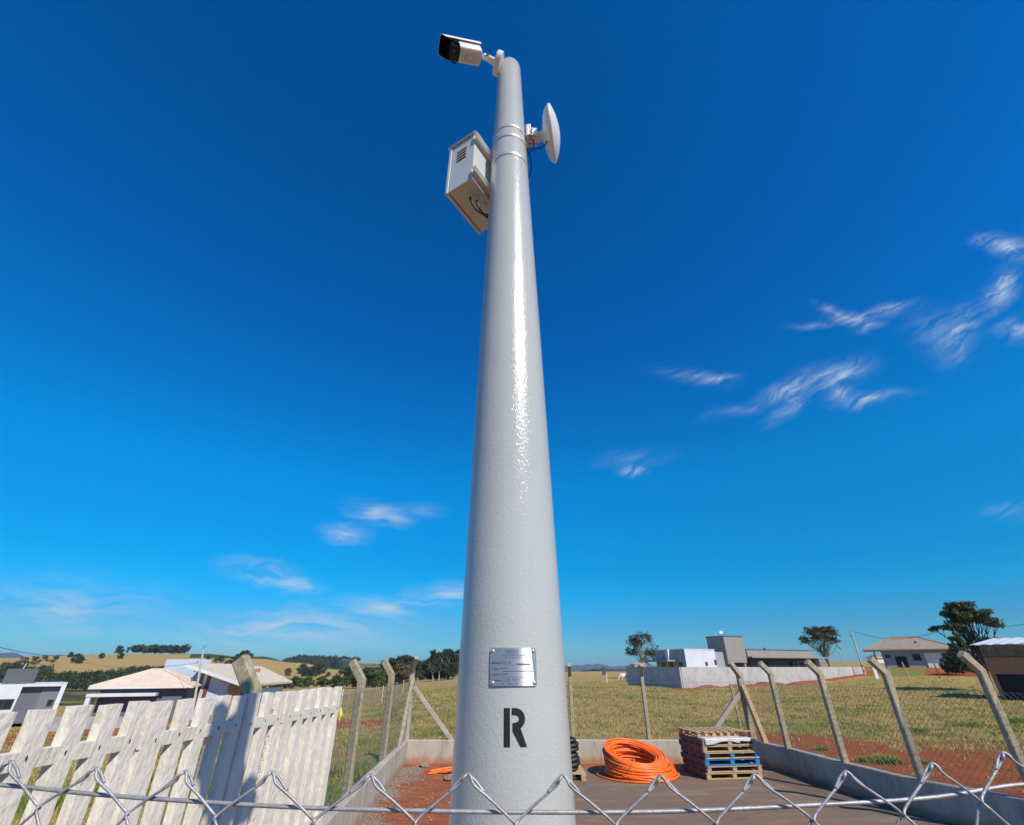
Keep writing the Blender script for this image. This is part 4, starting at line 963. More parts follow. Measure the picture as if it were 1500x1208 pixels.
def duct():
    rnd = random.Random(8); m = MB(); path = []; turns = 78; seg = 60; lay = []
    for t in range(turns):
        q = t/(turns-1); ri = .41+.05*(1-q); u_ = (t*.618) % 1.0
        lay.append((ri+(.30-.08*q)*u_**.9+rnd.uniform(-.012, .012), q))
    for t, (rr_, q) in enumerate(lay):
        nx = lay[min(t+1, turns-1)]; ox, oy = rnd.uniform(-.035, .035), rnd.uniform(-.03, .03); ph_ = rnd.uniform(0, 6.28); am = rnd.uniform(.004, .022)*(q > .12); el_ = rnd.uniform(.985, 1.02)
        for j in range(seg):
            a = 2*math.pi*j/seg; k = j/seg; k = k*k*(3-2*k); bl = math.sin(math.pi*j/seg)**.4; r = rr_+(nx[0]-rr_)*k; qq = q+(nx[1]-q)*k
            H = .40+.15*math.sin(a)-.055*math.cos(a)      # higher at the back and left
            x = r*math.cos(a)*el_+ox*bl+(-.05+.10*(1-qq)); y = r*math.sin(a)/el_+oy*bl+.03*qq
            path.append((x*1.04, y, max(.019, .019+H*qq+am*math.sin(a+ph_)*bl)))
    m.tube(path, .0175, 8); return m
duct().build('duct_windings', M['orange'], root, smooth=True)
m = MB(); path = [(.80*math.cos(a)-.06+.05*(a-3), .70*math.sin(a)-.02, .019) for a in np.linspace(2.75, 4.75, 40)]; m.tube(path, .018, 8); m.build('loose_end', M['orange'], root, smooth=True)
m = MB(); path = [(.74*math.cos(a)+.04, .72*math.sin(a), .05+.035*math.sin(a*2)) for a in np.linspace(4.0, 6.6, 40)]; m.tube(path, .018, 8); m.build('loose_end', M['orange'], root, smooth=True)
for k, a in enumerate((2.75, 4.35, 5.75)):
    m2 = MB(); loop = [(.385, .10), (.77, .03), (.775, .20), (.72, .43+.15*math.sin(a)), (.44, .46+.15*math.sin(a)), (.385, .35)]
    m2.tube(smooth_path([(r*math.cos(a), r*math.sin(a), z) for r, z in loop+loop[:1]], 5), .0045, 5); m2.build('tie', M['orange'], root)

# small orange duct heap left of the pole
oc = on_z(645, 1132, 0)
m = MB(); rnd = random.Random(5)
for k in range(7):
    path = []
    x0, x1 = oc.x-.28+.05*rnd.random(), oc.x+.42
    for j in range(16):
        t = j/15; path.append((x0+(x1-x0)*t, oc.y+.10*math.sin(t*3+k)+.05*(k-3)*(1-t*.4), .02+.010*(k % 3)+.012*k*t))
    m.tube(path, .017, 8)
tag(m.build('duct_offcut', M['orange'], smooth=True, loc=(oc.x, oc.y, 0)), 'flat bundle of orange duct ends lying left of the pole', 'duct')

# ------------------------------------------------------------------ black tube coils on a small pallet, right of the pole
def corr_coil(cx_, cy_, z0, R0, rt, turns, seed, label):
    rnd = random.Random(seed); m = MB()
    for t in range(turns):
        z = z0+rt+t*rt*1.65; rr_ = R0+rnd.uniform(-.03, .03); path = []; rs = []
        n_ = 150
        for j in range(n_):
            a = 2*math.pi*j/n_; path.append((cx_+rr_*math.cos(a), cy_+rr_*math.sin(a), z+.012*math.sin(a+t))); rs.append(rt*(1.0 if j % 2 else .86))
        m.tube(path, rs, 8, closed=True)
    return tag(m.build('tube_coil', M['blacktube'], loc=(cx_, cy_, z0)), label, 'coil', 'black tube coils beside the pole')
bx_, by_ = on_z(838, 1140, 0).x-.19, 11.95
root = empty('wood_pallet', (bx_, by_, 0), 'small wooden pallet under the black tube coils', 'pallet')
m = MB()
for k in range(4): m.box((0, -.36+k*.24, .115), (.92, .14, .018), bev=.002)
m.build('top_slats', M['wood'], root)
for sx_ in (-1, 0, 1): mb = MB(); mb.box((sx_*.40, 0, .053), (.09, .88, .104), bev=.002); mb.build('stringer', M['wood'], root)
corr_coil(bx_+.0, by_, .125, .34, .042, 4, 1, 'lower coil of black corrugated tube half hidden by the pole')
corr_coil(bx_+.015, by_, .45, .31, .040, 3, 2, 'upper coil of black corrugated tube half hidden by the pole')

# ------------------------------------------------------------------ pallet stack
P0 = Vector((3.96, 11.58, 0)); pang = math.atan2(.17, 1.2); PWd, PDp, PH = 1.20, 1.08, .110
def pallet(z, dx, dy, da, side, face, block, label, low=False):
    ang = pang+da; ox = P0.x+dx; oy = P0.y+dy
    root = empty('wood_pallet', (ox, oy, z), label, 'pallet', 'wooden pallets stacked by the right corner', rz=ang)
    rnd = random.Random(int(z*1000)+7)
    for x, mt in ((.045, block), (PWd/2, block), (PWd-.045, block)):
        m = MB()
        m.box((x, PDp/2, .0545), (.088, PDp-.01, .069), bev=.003); m.build('stringer', mt, root)
    m = MB(); nb = 7
    for k in range(nb):
        y = .045+k*(PDp-.09)/(nb-1); m.box((PWd/2+rnd.uniform(-.012, .012), y+rnd.uniform(-.006, .006), .0985), (PWd+.01, .095, .0175), Matrix.Rotation(rnd.uniform(-.01, .01), 3, 'Z'), bev=.002)
    m.build('deck_boards', face, root)
    m = MB()
    for k in range(4): m.box((PWd/2, .05+k*(PDp-.1)/3, .0105), (PWd, .095, .0175), bev=.002)
    m.build('bottom_boards', face, root)
    m = MB(); m.box((-.0125, PDp/2, .060), (.012, PDp-.03, .082), bev=.001); m.build('side_board', M['wooddark'], root)
    return root
pl = [('bottom pallet of the stack, resting on the yard surface', M['wood'], M['wood']), ('second pallet from the bottom, directly under the blue pallet', M['wood'], M['woodgrey']), ('pallet with bright blue painted boards and blocks in mid stack', M['blue'], M['blue']), ('raw wood pallet with blue blocks directly above the blue pallet', M['wood'], M['blue']), ('raw wood pallet between the blue blocks and the draped pallet', M['wood'], M['woodgrey']), ('sixth pallet up, draped with the white plastic sheet', M['wood'], M['woodgrey'])]
for k, (lb, face, blk) in enumerate(pl): pallet(k*(PH+.002)+.006, (-.02, .012, -.008, .015, -.012, .004)[k]-.0*k, random.uniform(-.015, .01), random.uniform(-.012, .012), None, face, blk, lb)
zt = 6*(PH+.002)+.004
# top pallet laid askew, blocks to the front
tp = empty('wood_pallet', (P0.x-.03, P0.y+.20, zt+.010), 'light new pallet lying askew on top of the stack', 'pallet', 'wooden pallets stacked by the right corner', rz=pang+.03)
for k in range(7):
    for yy in (.03, .78): m = MB(); m.box((.06+k*.17, yy, .046), (.075, .06, .063), bev=.003); m.build('block', M['wood'], tp)
for yy in (.03, .78): m = MB(); m.box((.57, yy, .0065), (1.12, .07, .013)); m.build('bottom_board', M['wood'], tp)
m = MB()
for k in range(8): m.box((.055+k*.158, .41, .0875), (.105, .86, .018), Matrix.Rotation(random.uniform(-.03, .03), 3, 'Z'), bev=.002)
m.build('deck_boards', M['wood'], tp)
pk = MB(); pk.bar((.80, .05, .112), (1.28, -.16, .105), .09, .018); pk.build('loose_board', M['wood'], tp)
# plastic sheet
m = MB(); n1, n2 = 26, 14; vs = []
for i in range(n1):
    for j in range(n2):
        x = .04+i/(n1-1)*1.05; t = j/(n2-1)
        if t < .45: y, z = .50-t/.45*.53, .0
        else: y = -.030-.010*math.sin(x*9); z = -(t-.45)/.55*(.075+.03*math.sin(x*7+1)-(.05 if x > .8 else 0))
        vs.append((x, y+.006*mnoise.noise((x*9, t*6, 0)), z+.006+.006*abs(mnoise.noise((x*8, t*7, 3)))))
m.add(vs, [(i*n2+j, (i+1)*n2+j, (i+1)*n2+j+1, i*n2+j+1) for i in range(n1-1) for j in range(n2-1)])
o = m.build('plastic_sheet', M['film'], smooth=True); o.location = (P0.x, P0.y, zt+.002); o.rotation_euler.z = pang; md = o.modifiers.new('s', 'SOLIDIFY'); md.thickness = .0015; tag(o, 'crumpled whitish plastic sheet over the pallet stack front', 'sheet')

# stones in the yard
def rock(c, s, seed):
    bm = bmesh.new(); bmesh.ops.create_icosphere(bm, subdivisions=3, radius=1)
    for v in bm.verts: v.co *= 1+.35*mnoise.noise(v.co*1.3+Vector((seed*7.1, 0, 0))); v.co = Vector((v.co.x*s[0], v.co.y*s[1], v.co.z*s[2]))
    m = MB(); bm.verts.index_update(); m.add([v.co+Vector(c) for v in bm.verts], [[v.index for v in f.verts] for f in bm.faces]); bm.free(); return m
for i, (px, py, sz, lb) in enumerate([(622, 1123, .09, 'brown stone near the back left corner of the yard'), (634, 1117, .05, 'small flat stone by the back wall'), (660, 1142, .11, 'dark stone half hidden behind the pole on the left'), (983, 1108, .07, 'reddish clod beside the orange coil'), (571, 1150, .035, 'pale pebble at the foot of the left wall')]):
    p = on_z(px, py, 0); tag(rock((p.x, p.y, sz*.35), (sz*1.3, sz, sz*.6), i).build('stone', M['rock'], loc=(p.x, p.y, 0)), lb, 'stone', 'stones on the yard floor')
m = MB(); rnd = random.Random(9)
for i in range(900):
    y = rnd.uniform(6.5, 13.2); xl = np.interp(-y, [-p[1] for p in LW], [p[0] for p in LW])
    x = xl+.03+abs(rnd.gauss(0, .5)); s_ = rnd.uniform(.006, .022)
    vs = [Vector((x, y, .004))+Vector((rnd.uniform(-1, 1), rnd.uniform(-1, 1), rnd.uniform(0, 1)))*s_ for _ in range(6)]
    m.add(vs, [(0, 1, 2), (0, 2, 3), (0, 3, 4), (0, 4, 5), (1, 3, 5), (2, 4, 5)])
tag(m.build('gravel', mat('pale_gravel', (.46, .40, .33), var=(.3, .24, .19), vscale=20)), 'pale loose gravel along the foot of the left wall', kind='stuff')

# ------------------------------------------------------------------ vegetation
def leaf_cloud(m, centers, radii, n, size, rnd, flat=.8):
    """leaf-clump triangles/quads scattered through lobes"""
    c = np.array(centers); rd = np.array(radii); w_ = rd**2; w_ /= w_.sum(); idx = rnd.choice(len(c), n, p=w_)
    d = rnd.normal(size=(n, 3)); d /= np.linalg.norm(d, axis=1)[:, None]; rad = rnd.random(n)**.45
    p = c[idx]+d*(rad*rd[idx])[:, None]*np.array([1, 1, flat])
    a = rnd.normal(size=(n, 3)); a /= np.linalg.norm(a, axis=1)[:, None]; b = rnd.normal(size=(n, 3)); b -= a*(a*b).sum(1)[:, None]; b /= np.linalg.norm(b, axis=1)[:, None]
    s_ = size*(.6+.8*rnd.random(n))[:, None]; a *= s_; b *= s_*.6
    v = np.stack([p-a, p-b, p+a, p+b], 1).reshape(-1, 3); o = len(m.v)
    m.v += [tuple(x) for x in v.tolist()]; m.f += [(o+4*i, o+4*i+1, o+4*i+2, o+4*i+3) for i in range(n)]; m.m += [m.mi]*n
def make_tree(name, H, crown_r, crown_z, trunk_r, style, leafmat, barkmat, nleaf, lsize, seed, nbr=14, trunks=1, flat=.6):
    """returns (root, unlabelled). Local origin at trunk base"""
    rnd = random.Random(seed); r2 = np.random.default_rng(seed)
    root = bpy.data.objects.new(name, None); COL.objects.link(root)
    T = MB(); ends = []
    for tk in range(trunks):
        a0 = rnd.uniform(0, 6.28); lean = .10*H*(trunks > 1)
        top = Vector((lean*math.cos(a0), lean*math.sin(a0), crown_z*rnd.uniform(.75, 1)))
        mid = top*.5+Vector((rnd.uniform(-.03, .03)*H, rnd.uniform(-.03, .03)*H, 0))
        tp_ = smooth_path([Vector((0, 0, -.1*1)), Vector((0, 0, .05*H))+mid*.05, mid, top], 4)
        T.tube(tp_, [trunk_r*(1-.5*i/len(tp_)) for i in range(len(tp_))], 8)
        for k in range(nbr//trunks):
            st = tp_[int(len(tp_)*rnd.uniform(.5, .98))]; a = rnd.uniform(0, 6.28); u_ = rnd.uniform(.35, 1)
            if style == 'umbrella': tgt = Vector((math.cos(a)*crown_r*u_, math.sin(a)*crown_r*u_, crown_z+(H-crown_z)*(.85-.75*u_**2.2)*rnd.uniform(.9, 1.05)))
            elif style == 'tall': zz = rnd.uniform(crown_z*.55, H*.97); cr_ = crown_r*(1-.6*abs((zz-crown_z*.9)/(H-crown_z*.55))); tgt = Vector((math.cos(a)*cr_*u_, math.sin(a)*cr_*u_, zz))
            else: ph_ = rnd.uniform(-.35, 1.45); tgt = Vector((math.cos(a)*math.cos(ph_)*crown_r*u_, math.sin(a)*math.cos(ph_)*crown_r*u_, crown_z+math.sin(ph_)*(H-crown_z)*.92))
            md = st.lerp(tgt, .5)+Vector((0, 0, -.04*H if style != 'tall' else .01*H))+Vector((rnd.uniform(-1, 1), rnd.uniform(-1, 1), rnd.uniform(-1, 1)))*.03*H
            bp_ = smooth_path([st, md, tgt], 3); T.tube(bp_, [trunk_r*.36*(1-.8*i/len(bp_)) for i in range(len(bp_))], 5)
            ends.append(tgt)
            for q in range(2):
                t2 = tgt+Vector((rnd.uniform(-1, 1), rnd.uniform(-1, 1), rnd.uniform(-.4, .6)))*crown_r*.28; T.tube([md.lerp(tgt, .5), t2], [trunk_r*.14, trunk_r*.05], 4); ends.append(t2)
    tr_ = T.build('trunk', barkmat, root, smooth=True)
    Cn = MB(); rad = [crown_r*rnd.uniform(.13, .27) for _ in ends]
    if style == 'tall': rad = [crown_r*rnd.uniform(.15, .31) for _ in ends]
    leaf_cloud(Cn, [tuple(e) for e in ends], rad, nleaf, lsize, r2, flat); Cn.build('crown', leafmat, root)
    return root
def at(px, py, Y): return on_y(px, py, Y)
def plant_at(root, x, y, s=1, rz=0, dz=0): root.location = (x, y, ground(x, y)-.05+dz); root.scale = (s, s, s); root.rotation_euler.z = rz; return root
# right big tree beside shed
def groundpoint(px, r): a = px_az(px); return r*math.sin(a), r*math.cos(a)
x, y = groundpoint(1437, 61)
gz = ground(x, y); topz = on_y(1420, 884, y).z
t_ = make_tree('shade_tree', topz-gz, 2.35, (topz-gz)*.60, .20, 'round', M['leafshade'], M['bark'], 8500, .115, 21, nbr=48, flat=.42)
plant_at(t_, x, y); tag(t_, 'dark spreading tree leaning over the brick shed on the right', 'tree')
x, y = groundpoint(1213, 108); topz = on_y(1210, 914, y).z; gz = ground(x, y)
t_ = make_tree('umbrella_tree', topz-gz, 3.0, (topz-gz)*.55, .17, 'umbrella', M['leafbrown'], M['bark'], 4800, .13, 5, nbr=48, trunks=3, flat=.45)
plant_at(t_, x, y); tag(t_, 'umbrella shaped tree with bare branches right of the grey modern house', 'tree')
x, y = groundpoint(941, 100); topz = on_y(941, 928, y).z; gz = ground(x, y)
t_ = make_tree('eucalyptus_tree', topz-gz, 3.0, (topz-gz)*.66, .16, 'tall', M['leafeuc'], M['barkpale'], 2600, .15, 12, nbr=40, flat=.7)
plant_at(t_, x, y); tag(t_, 'airy eucalyptus standing left of the walled grey house', 'tree')
# tall eucalyptus group left of pole
for i, (px, py) in enumerate(((636, 952), (645, 954), (655, 951), (664, 953), (672, 952))):
    x, y = groundpoint(px, 150+i*4); topz = on_y(px, py, y).z; gz = ground(x, y)
    t_ = make_tree('eucalyptus_tree', topz-gz, 2.1, (topz-gz)*.62, .2, 'tall', M['leafeuc'], M['barkpale'], 3600, .19, 40+i, nbr=34, flat=1.0)
    plant_at(t_, x, y); tag(t_, 'leftmost tall dark eucalyptus of the row beside the pole|second tall eucalyptus from the left of the row beside the pole|middle tall eucalyptus of the row beside the pole|tall eucalyptus touching the left edge of the pole|tall eucalyptus mostly hidden behind the pole'.split('|')[i], 'tree', 'tall eucalyptus row left of the pole')
x, y = groundpoint(594, 190); topz = on_y(594, 962, y).z; gz = ground(x, y)
t_ = make_tree('eucalyptus_tree', topz-gz, 4.2, (topz-gz)*.72, .25, 'round', M['leafeuc'], M['bark'], 2500, .36, 77, nbr=26, flat=.6)
plant_at(t_, x, y); tag(t_, 'tall flat topped tree rising above the shrubs left of the eucalyptus row', 'tree')
# broad shrubs and small trees, copies of three prototypes
protos = {}
for key, lm, sd_ in (('green', M['leafgreen'], 61), ('dark', M['leaf'], 62), ('dry', M['leafdry'], 63)):
    pr_ = make_tree('bushy_tree', 1.0, .66, .34, .03, 'round', lm, M['bark'], 2600, .050, sd_, nbr=40, flat=.8); protos[key] = [pr_, False]
def put(kind, px, r, hpx, label, group, name=None, wide=1.0, lean=0):
    pr_, used = protos[kind]
    o = pr_ if not used else copy_tree(pr_)
    protos[kind][1] = True
    x, y = groundpoint(px, r); z = ground(x, y)
    t = y/1.15; h_ = hpx*t/F
    o.location = (x, y, z-.03*h_); o.scale = (h_*wide, h_*wide, h_); o.rotation_euler = (0, lean, random.uniform(0, 6.28)) if lean else (0, 0, random.uniform(0, 6.28))
    tag(o, label, 'tree' if hpx > 6 else 'tree', group)
    return o
put('dark', 1404, 90, 34, 'dark low tree covering the right end of the taupe roofed house', None, wide=.8)
put('dark', 1388, 92, 22, 'small dark shrub hanging before the right windows of the taupe roofed house', None, wide=.8)
G1 = 'bushy trees beyond the left track'; G2 = 'scattered trees on the dry hillside'
rowb = [('green', 437, 230, 17, 'rounded green tree just right of the picket tops at the far valley'), ('dry', 424, 230, 15, 'brownish bush beside the end of the white gable house'), ('dark', 411, 215, 15, 'dark bush touching the right end of the sand coloured roof'),
 ('green', 455, 240, 15, 'low green tree left of the leaning hillside thicket'), ('green', 478, 215, 16, 'green tree directly behind the far picket panel'), ('green', 497, 200, 17, 'green tree between the picket end and the first bent post'), ('dark', 513, 215, 20, 'darker tree behind the first bent post tip'),
 ('green', 528, 175, 18, 'bright green tree right of the first bent post'), ('green', 546, 165, 20, 'tallest bright green tree between the two bent posts'), ('green', 562, 175, 18, 'green tree behind the second bent post'), ('dark', 577, 190, 26, 'dark olive tree right of the second bent post'),
 ('dry', 588, 175, 22, 'brown olive tree under the flat topped tree'), ('dark', 603, 180, 22, 'dark tree behind the corner post of the yard'), ('dark', 617, 190, 20, 'dark low tree just right of the corner post'), ('dry', 627, 200, 18, 'dry shrubby tree left of the eucalyptus row'), ('dark', 641, 160, 17, 'dark bush at the foot of the eucalyptus row'), ('dark', 657, 160, 16, 'dark bush under the eucalyptus touching the pole')]
for a in rowb: put(a[0], a[1], a[2], a[3]*(.85 if a[1] < 500 else 1.15), a[4], G1, wide=1.35)
hill = [('dark', 100, 640, 6, 'small round tree on the skyline above the grey house'), ('dark', 111, 540, 10, 'dark tree clump leaning on the dry hillside above the grey house'), ('dark', 117, 530, 8, 'dark tree next to the leaning clump on the hillside'), ('dark', 146, 600, 6, 'lone bush on the hillside left of the skyline grove'), ('dark', 169, 690, 9, 'leaning tree on the skyline left of the grove'), ('dark', 174, 590, 7, 'lone dark tree on the slope under the skyline tree'),
 ('dark', 304, 560, 7, 'tree on the slope just right of the left utility pole'), ('dry', 316, 560, 5, 'dry bush between two trees above the gable roof'), ('dark', 323, 560, 7, 'second tree above the gable roof ridge'), ('dark', 347, 560, 9, 'upper tree of the pair leaning downhill above the gable roof'), ('dark', 342, 540, 9, 'lower tree of the pair leaning downhill above the gable roof'), ('dark', 333, 520, 6, 'low bush touching the gable roof edge'),
 ('dark', 352, 700, 8, 'left tree of the trio on the skyline'), ('dark', 358, 700, 9, 'middle tree of the trio on the skyline'), ('dark', 366, 700, 6, 'right tree of the trio on the skyline'),
 ('dark', 445, 470, 11, 'round dark tree on the lower brown slope'), ('dark', 452, 430, 11, 'tree at the bottom of the diagonal thicket on the brown slope'), ('dark', 460, 430, 12, 'tree low in the diagonal thicket on the brown slope'), ('dark', 467, 450, 12, 'tree in the middle of the diagonal thicket on the brown slope'), ('dark', 474, 480, 10, 'tree at the top of the diagonal thicket on the brown slope'), ('dry', 426, 430, 9, 'grey dry scrub on the lower brown slope'),
 ('dark', 492, 600, 9, 'dark tree in the dip between the brown hills'), ('dark', 484, 420, 5, 'tiny bush at the foot of the brown slope')]
for a in hill: put(a[0], a[1], a[2], a[3]*1.15, a[4], G2, wide=.9)
# far wooded bands that read as one mass
def wood(name, spots, size, label, per=70, leaf=None, material=None):
    r2 = np.random.default_rng(len(spots)); m = MB()
    for (px, r, hpx) in spots:
        x, y = groundpoint(px, r); z = ground(x, y); h_ = hpx*(y/1.15)/F; n = per
        k = 4; cs = [(x+r2.normal()*h_*.35, y+r2.normal()*h_*.35, z+h_*(.35+.4*r2.random())) for _ in range(k)]
        leaf_cloud(m, cs, [h_*.42]*k, n, h_*(leaf or .14), r2, .85)
    return tag(m.build(name, material or M['woodland']), label, kind='stuff')
rd_ = random.Random(11)
sp_ = []
for i in range(330):
    px = rd_.uniform(-60, 330); lo = 215; hi = 330 if px > 80 else 420
    sp_.append((px, rd_.uniform(lo, hi), rd_.uniform(7, 12)))
for i in range(60): px = rd_.uniform(150, 250); sp_.append((px, 330+(px-150)*1.0+rd_.uniform(-12, 12), rd_.uniform(7, 11)))
for i in range(22): px = rd_.uniform(20, 80); sp_.append((px, rd_.uniform(420, 620), rd_.uniform(5, 8)))
wood('woodland', sp_, 1, 'dense dark green wood filling the valley behind the left houses', per=110)
sp_ = [(px+rd_.uniform(-1, 1), rd_.uniform(688, 700), rd_.uniform(9, 11.5)) for px in np.arange(192, 266, 1.6)]
wood('skyline_grove', sp_, 1, 'long dark grove on the skyline above the cream roofed house', per=110, leaf=.16, material=mat('grove_green', (.040, .055, .022), var=(.03, .042, .018), vscale=.05))
sp_ = [(rd_.uniform(405, 500), rd_.uniform(760, 1000), rd_.uniform(2.5, 4)) for i in range(260)]+[(px, 1000, rd_.uniform(3, 6)) for px in np.arange(402, 528, 1.8)]+[(rd_.uniform(498, 580), rd_.uniform(620, 700), rd_.uniform(4, 6)) for i in range(70)]
wood('hillside_wood', sp_, 1, 'dark wood covering the far ridge behind the brown hill', per=50, leaf=.2)
sp_ = [(px, rd_.uniform(950, 1000), rd_.uniform(3, 6)) for px in np.arange(600, 700, 1.8)]+[(px, 1200, rd_.uniform(2, 4)) for px in np.arange(850, 930, 1.8)]
wood('distant_wood', sp_, 1, 'thin line of distant trees along the horizon behind the pole', per=40, leaf=.2)

# grass on the near field
def grass():
    rnd = np.random.default_rng(3); m = MB(); n = 90000
    tot = 0; V = []; Fc = []; MI = []
    for i in range(n):
        a = R(rnd.uniform(-58, 56)); u_ = rnd.random(); r = 3.0+(57+30*rnd.random()**2)*u_**1.25
        x, y = r*math.sin(a), r*math.cos(a)
        if in_yard(x, y, .22): continue
        s_, g_, _ = cover(x, y)
        nzv = .6*mnoise.noise((x*.35, y*.35, 0))+.5*mnoise.noise((x*.09, y*.22, 7)); nz2_ = mnoise.noise((x*1.3, y*1.3, 4))
        if s_+nzv*.9+nz2_*.4 > .50 and rnd.random() > .07: continue
        gr = g_+nzv*1.15+nz2_*.45-.12
        k = 2 if gr > .62 else (1 if gr > .34 else 0)
        h_ = (.045+.065*rnd.random())*(1.45 if k == 2 else 1)*(1+.6*max(0, nz2_)); 
        if x < -2 and y < 14: h_ *= 1.4
        z = ground(x, y); w_ = .006+.0007*r
        for q in range(5 if r < 20 else 3):
            b = rnd.uniform(0, 6.28); ox, oy = rnd.normal()*.04*(1+r*.04), rnd.normal()*.04*(1+r*.04); lx_, ly_ = rnd.normal()*.45*h_, rnd.normal()*.45*h_; hh = h_*rnd.uniform(.5, 1.1)
            o = len(V); cx_, sx_ = math.cos(b)*w_, math.sin(b)*w_
            V += [(x+ox-cx_, y+oy-sx_, z-.01), (x+ox+cx_, y+oy+sx_, z-.01), (x+ox+lx_, y+oy+ly_, z+hh)]; Fc.append((o, o+1, o+2)); MI.append(3 if (k < 2 and nz2_+.5*nzv > .16 and rnd.random() > .35) else (k if rnd.random() > .2 else max(0, k-1)))
    m.v = V; m.f = Fc; m.m = MI
    tag(m.build('grass', [M['gdry'], M['golive'], M['ggreen'], M['gbrown']]), 'short dry and green grass growing over the field', kind='stuff')
grass()
# leafy weed clumps right outside the right wall
def weed(px, py, s_, seed, label):
    p = on_z(px, py, .04); rnd = random.Random(seed); m = MB()
    for k in range(140):
        a = rnd.uniform(0, 6.28); L_ = s_*rnd.uniform(.5, 1); o = Vector((p.x+rnd.gauss(0, s_*.55), p.y+rnd.gauss(0, s_*.4), p.z-.03)); d = Vector((math.cos(a), math.sin(a), 0)); sd_ = Vector((-d.y, d.x, 0))*.013
        m1 = o+d*L_*.25+Vector((0, 0, L_*.6)); m2 = o+d*L_*.6+Vector((0, 0, L_*.75))
        m.add([o-sd_*.5, o+sd_*.5, m1+sd_, m1-sd_, m2], [(0, 1, 2, 3), (3, 2, 4)])
    tag(m.build('grass_clump', M['ggreen'], loc=(p.x, p.y, p.z)), label, 'grass clump', 'green grass clumps by the right wall')
for i, (px, py, s_, lb) in enumerate([(1420, 1066, .42, 'largest lush green grass clump left of the last bent post'), (1345, 1072, .25, 'low green grass clump between the third and last bent posts'), (1492, 1060, .4, 'green grass clump at the right picture edge'), (1205, 1098, .16, 'small green tuft at the wall by the second right post'), (1300, 1118, .28, 'green weeds against the wall left of the third post'), (1270, 1115, .2, 'thin green weeds just left of the larger wall weeds'), (1350, 1118, .16, 'small green tuft right of the third post base')]):
    weed(px, py, s_, i, lb)

# ------------------------------------------------------------------ buildings
def rot_root(name, corner, ang, label, cat='house', group=None): return empty(name, corner, label, cat, group, rz=ang)
def part_box(root, name, x0, x1, y0, y1, z0, z1, mt, bev=0):
    m = MB(); m.box(((x0+x1)/2, (y0+y1)/2, (z0+z1)/2), (x1-x0, y1-y0, z1-z0), bev=bev); return m.build(name, mt, root)
def window(root, x0, x1, z0, z1, y=-.01, fr=True, wallnorm=-1):
    m = MB(); t = .06
    for a in ((x0-t, x1+t, z1, z1+t), (x0-t, x1+t, z0-t, z0), (x0-t, x0, z0, z1), (x1, x1+t, z0, z1)): m.box(((a[0]+a[1])/2, y-.02, (a[2]+a[3])/2), (a[1]-a[0], .05, a[3]-a[2]))
    w_ = m.build('window', M['frame'] if fr else M['darkmetal'], root)
    m = MB(); m.box(((x0+x1)/2, y-.004, (z0+z1)/2), (x1-x0, .02, z1-z0)); m.build('pane', M['glass'], w_); return w_
def hip(root, x0, x1, y0, y1, z0, z1, rx0, rx1, ry, mt, fascia=M['fascia'], th=.14):
    m = MB(); m.add([(x0, y0, z0), (x1, y0, z0), (x1, y1, z0), (x0, y1, z0), (rx0, ry, z1), (rx1, ry, z1)], [(0, 1, 5, 4), (1, 2, 5), (2, 3, 4, 5), (3, 0, 4), (3, 2, 1, 0)])
    r_ = m.build('roof', mt, root)
    m = MB(); m.box(((x0+x1)/2, (y0+y1)/2, z0-th/2-.002), (x1-x0+.04, y1-y0+.04, th)); m.build('fascia', fascia, r_)
    m = MB(); g = .09
    for a, b in (((x0, y0, z0), (rx0, ry, z1)), ((x1, y0, z0), (rx1, ry, z1)), ((rx0, ry, z1), (rx1, ry, z1)), ((x0, y1, z0), (rx0, ry, z1)), ((x1, y1, z0), (rx1, ry, z1))): m.tube([Vector(a)+Vector((0, 0, .03)), Vector(b)+Vector((0, 0, .03))], g, 6)
    m.build('ridge_tiles', mt, r_); return r_

# house A: grey and white box at left edge
YA = 56.; gzA = -3.15
def XA(px, py=1030): return on_y(px, py, YA).x
a = on_y(35, 1002, YA); rightA = on_y(98, 1002, YA)
ra = empty('modern_house', (a.x, YA, gzA), 'white and slate grey flat roofed house at the left picture edge', 'house', rz=R(40))
def solve(a, th, px, py=1000):
    u, dy_, _ = ray(px, py); k_ = u/dy_; return (k_*a.y-a.x)/(math.cos(th)-k_*math.sin(th))
thA = R(40); zt_ = a.z-gzA; wA = solve(a, thA, 98); SA = wA/(rightA.x-a.x)
part_box(ra, 'wall', -8.5, -.002, 0, 9, 0, zt_, M['wallwhite'])
part_box(ra, 'grey_wall', 0, wA-.35, .3, 9, 0, zt_-.25, M['wallgrey'])
part_box(ra, 'fin_wall', wA-.34, wA+.05, -.4, 9, 0, zt_, M['wallwhite'])
part_box(ra, 'roof_edge', 0, wA-.36, -.35, 9, zt_-.20, zt_+.03, M['wallwhite'])
part_box(ra, 'annex_panel', wA*.48, wA-.36, .20, .298, 0, zt_-.25, mat('mid_grey_paint', (.17, .18, .21)))
xa_, xb_ = solve(a, thA, 5, 985), solve(a, thA, 53, 985)
tz_ = on_y(25, 981, YA+4).z-gzA
part_box(ra, 'roof_block', xa_, xb_, 3, 6, zt_-.1, tz_+.15, mat('charcoal_paint', (.09, .095, .105)))
for p0, p1 in ((8, 14), (-6, 0)):
    x0, x1 = solve(a, thA, p0-3, 1030), solve(a, thA, p1+4, 1030); window(ra, x0, x1, 1.35, 2.15, y=-.003, fr=False)
for p0, p1, yy in ((57, 62, .297), (69, 76, .195)):
    x0, x1 = solve(a, thA, p0, 1030), solve(a, thA, p1, 1030); window(ra, x0, x1, 1.5, 2.0, y=yy, fr=False)
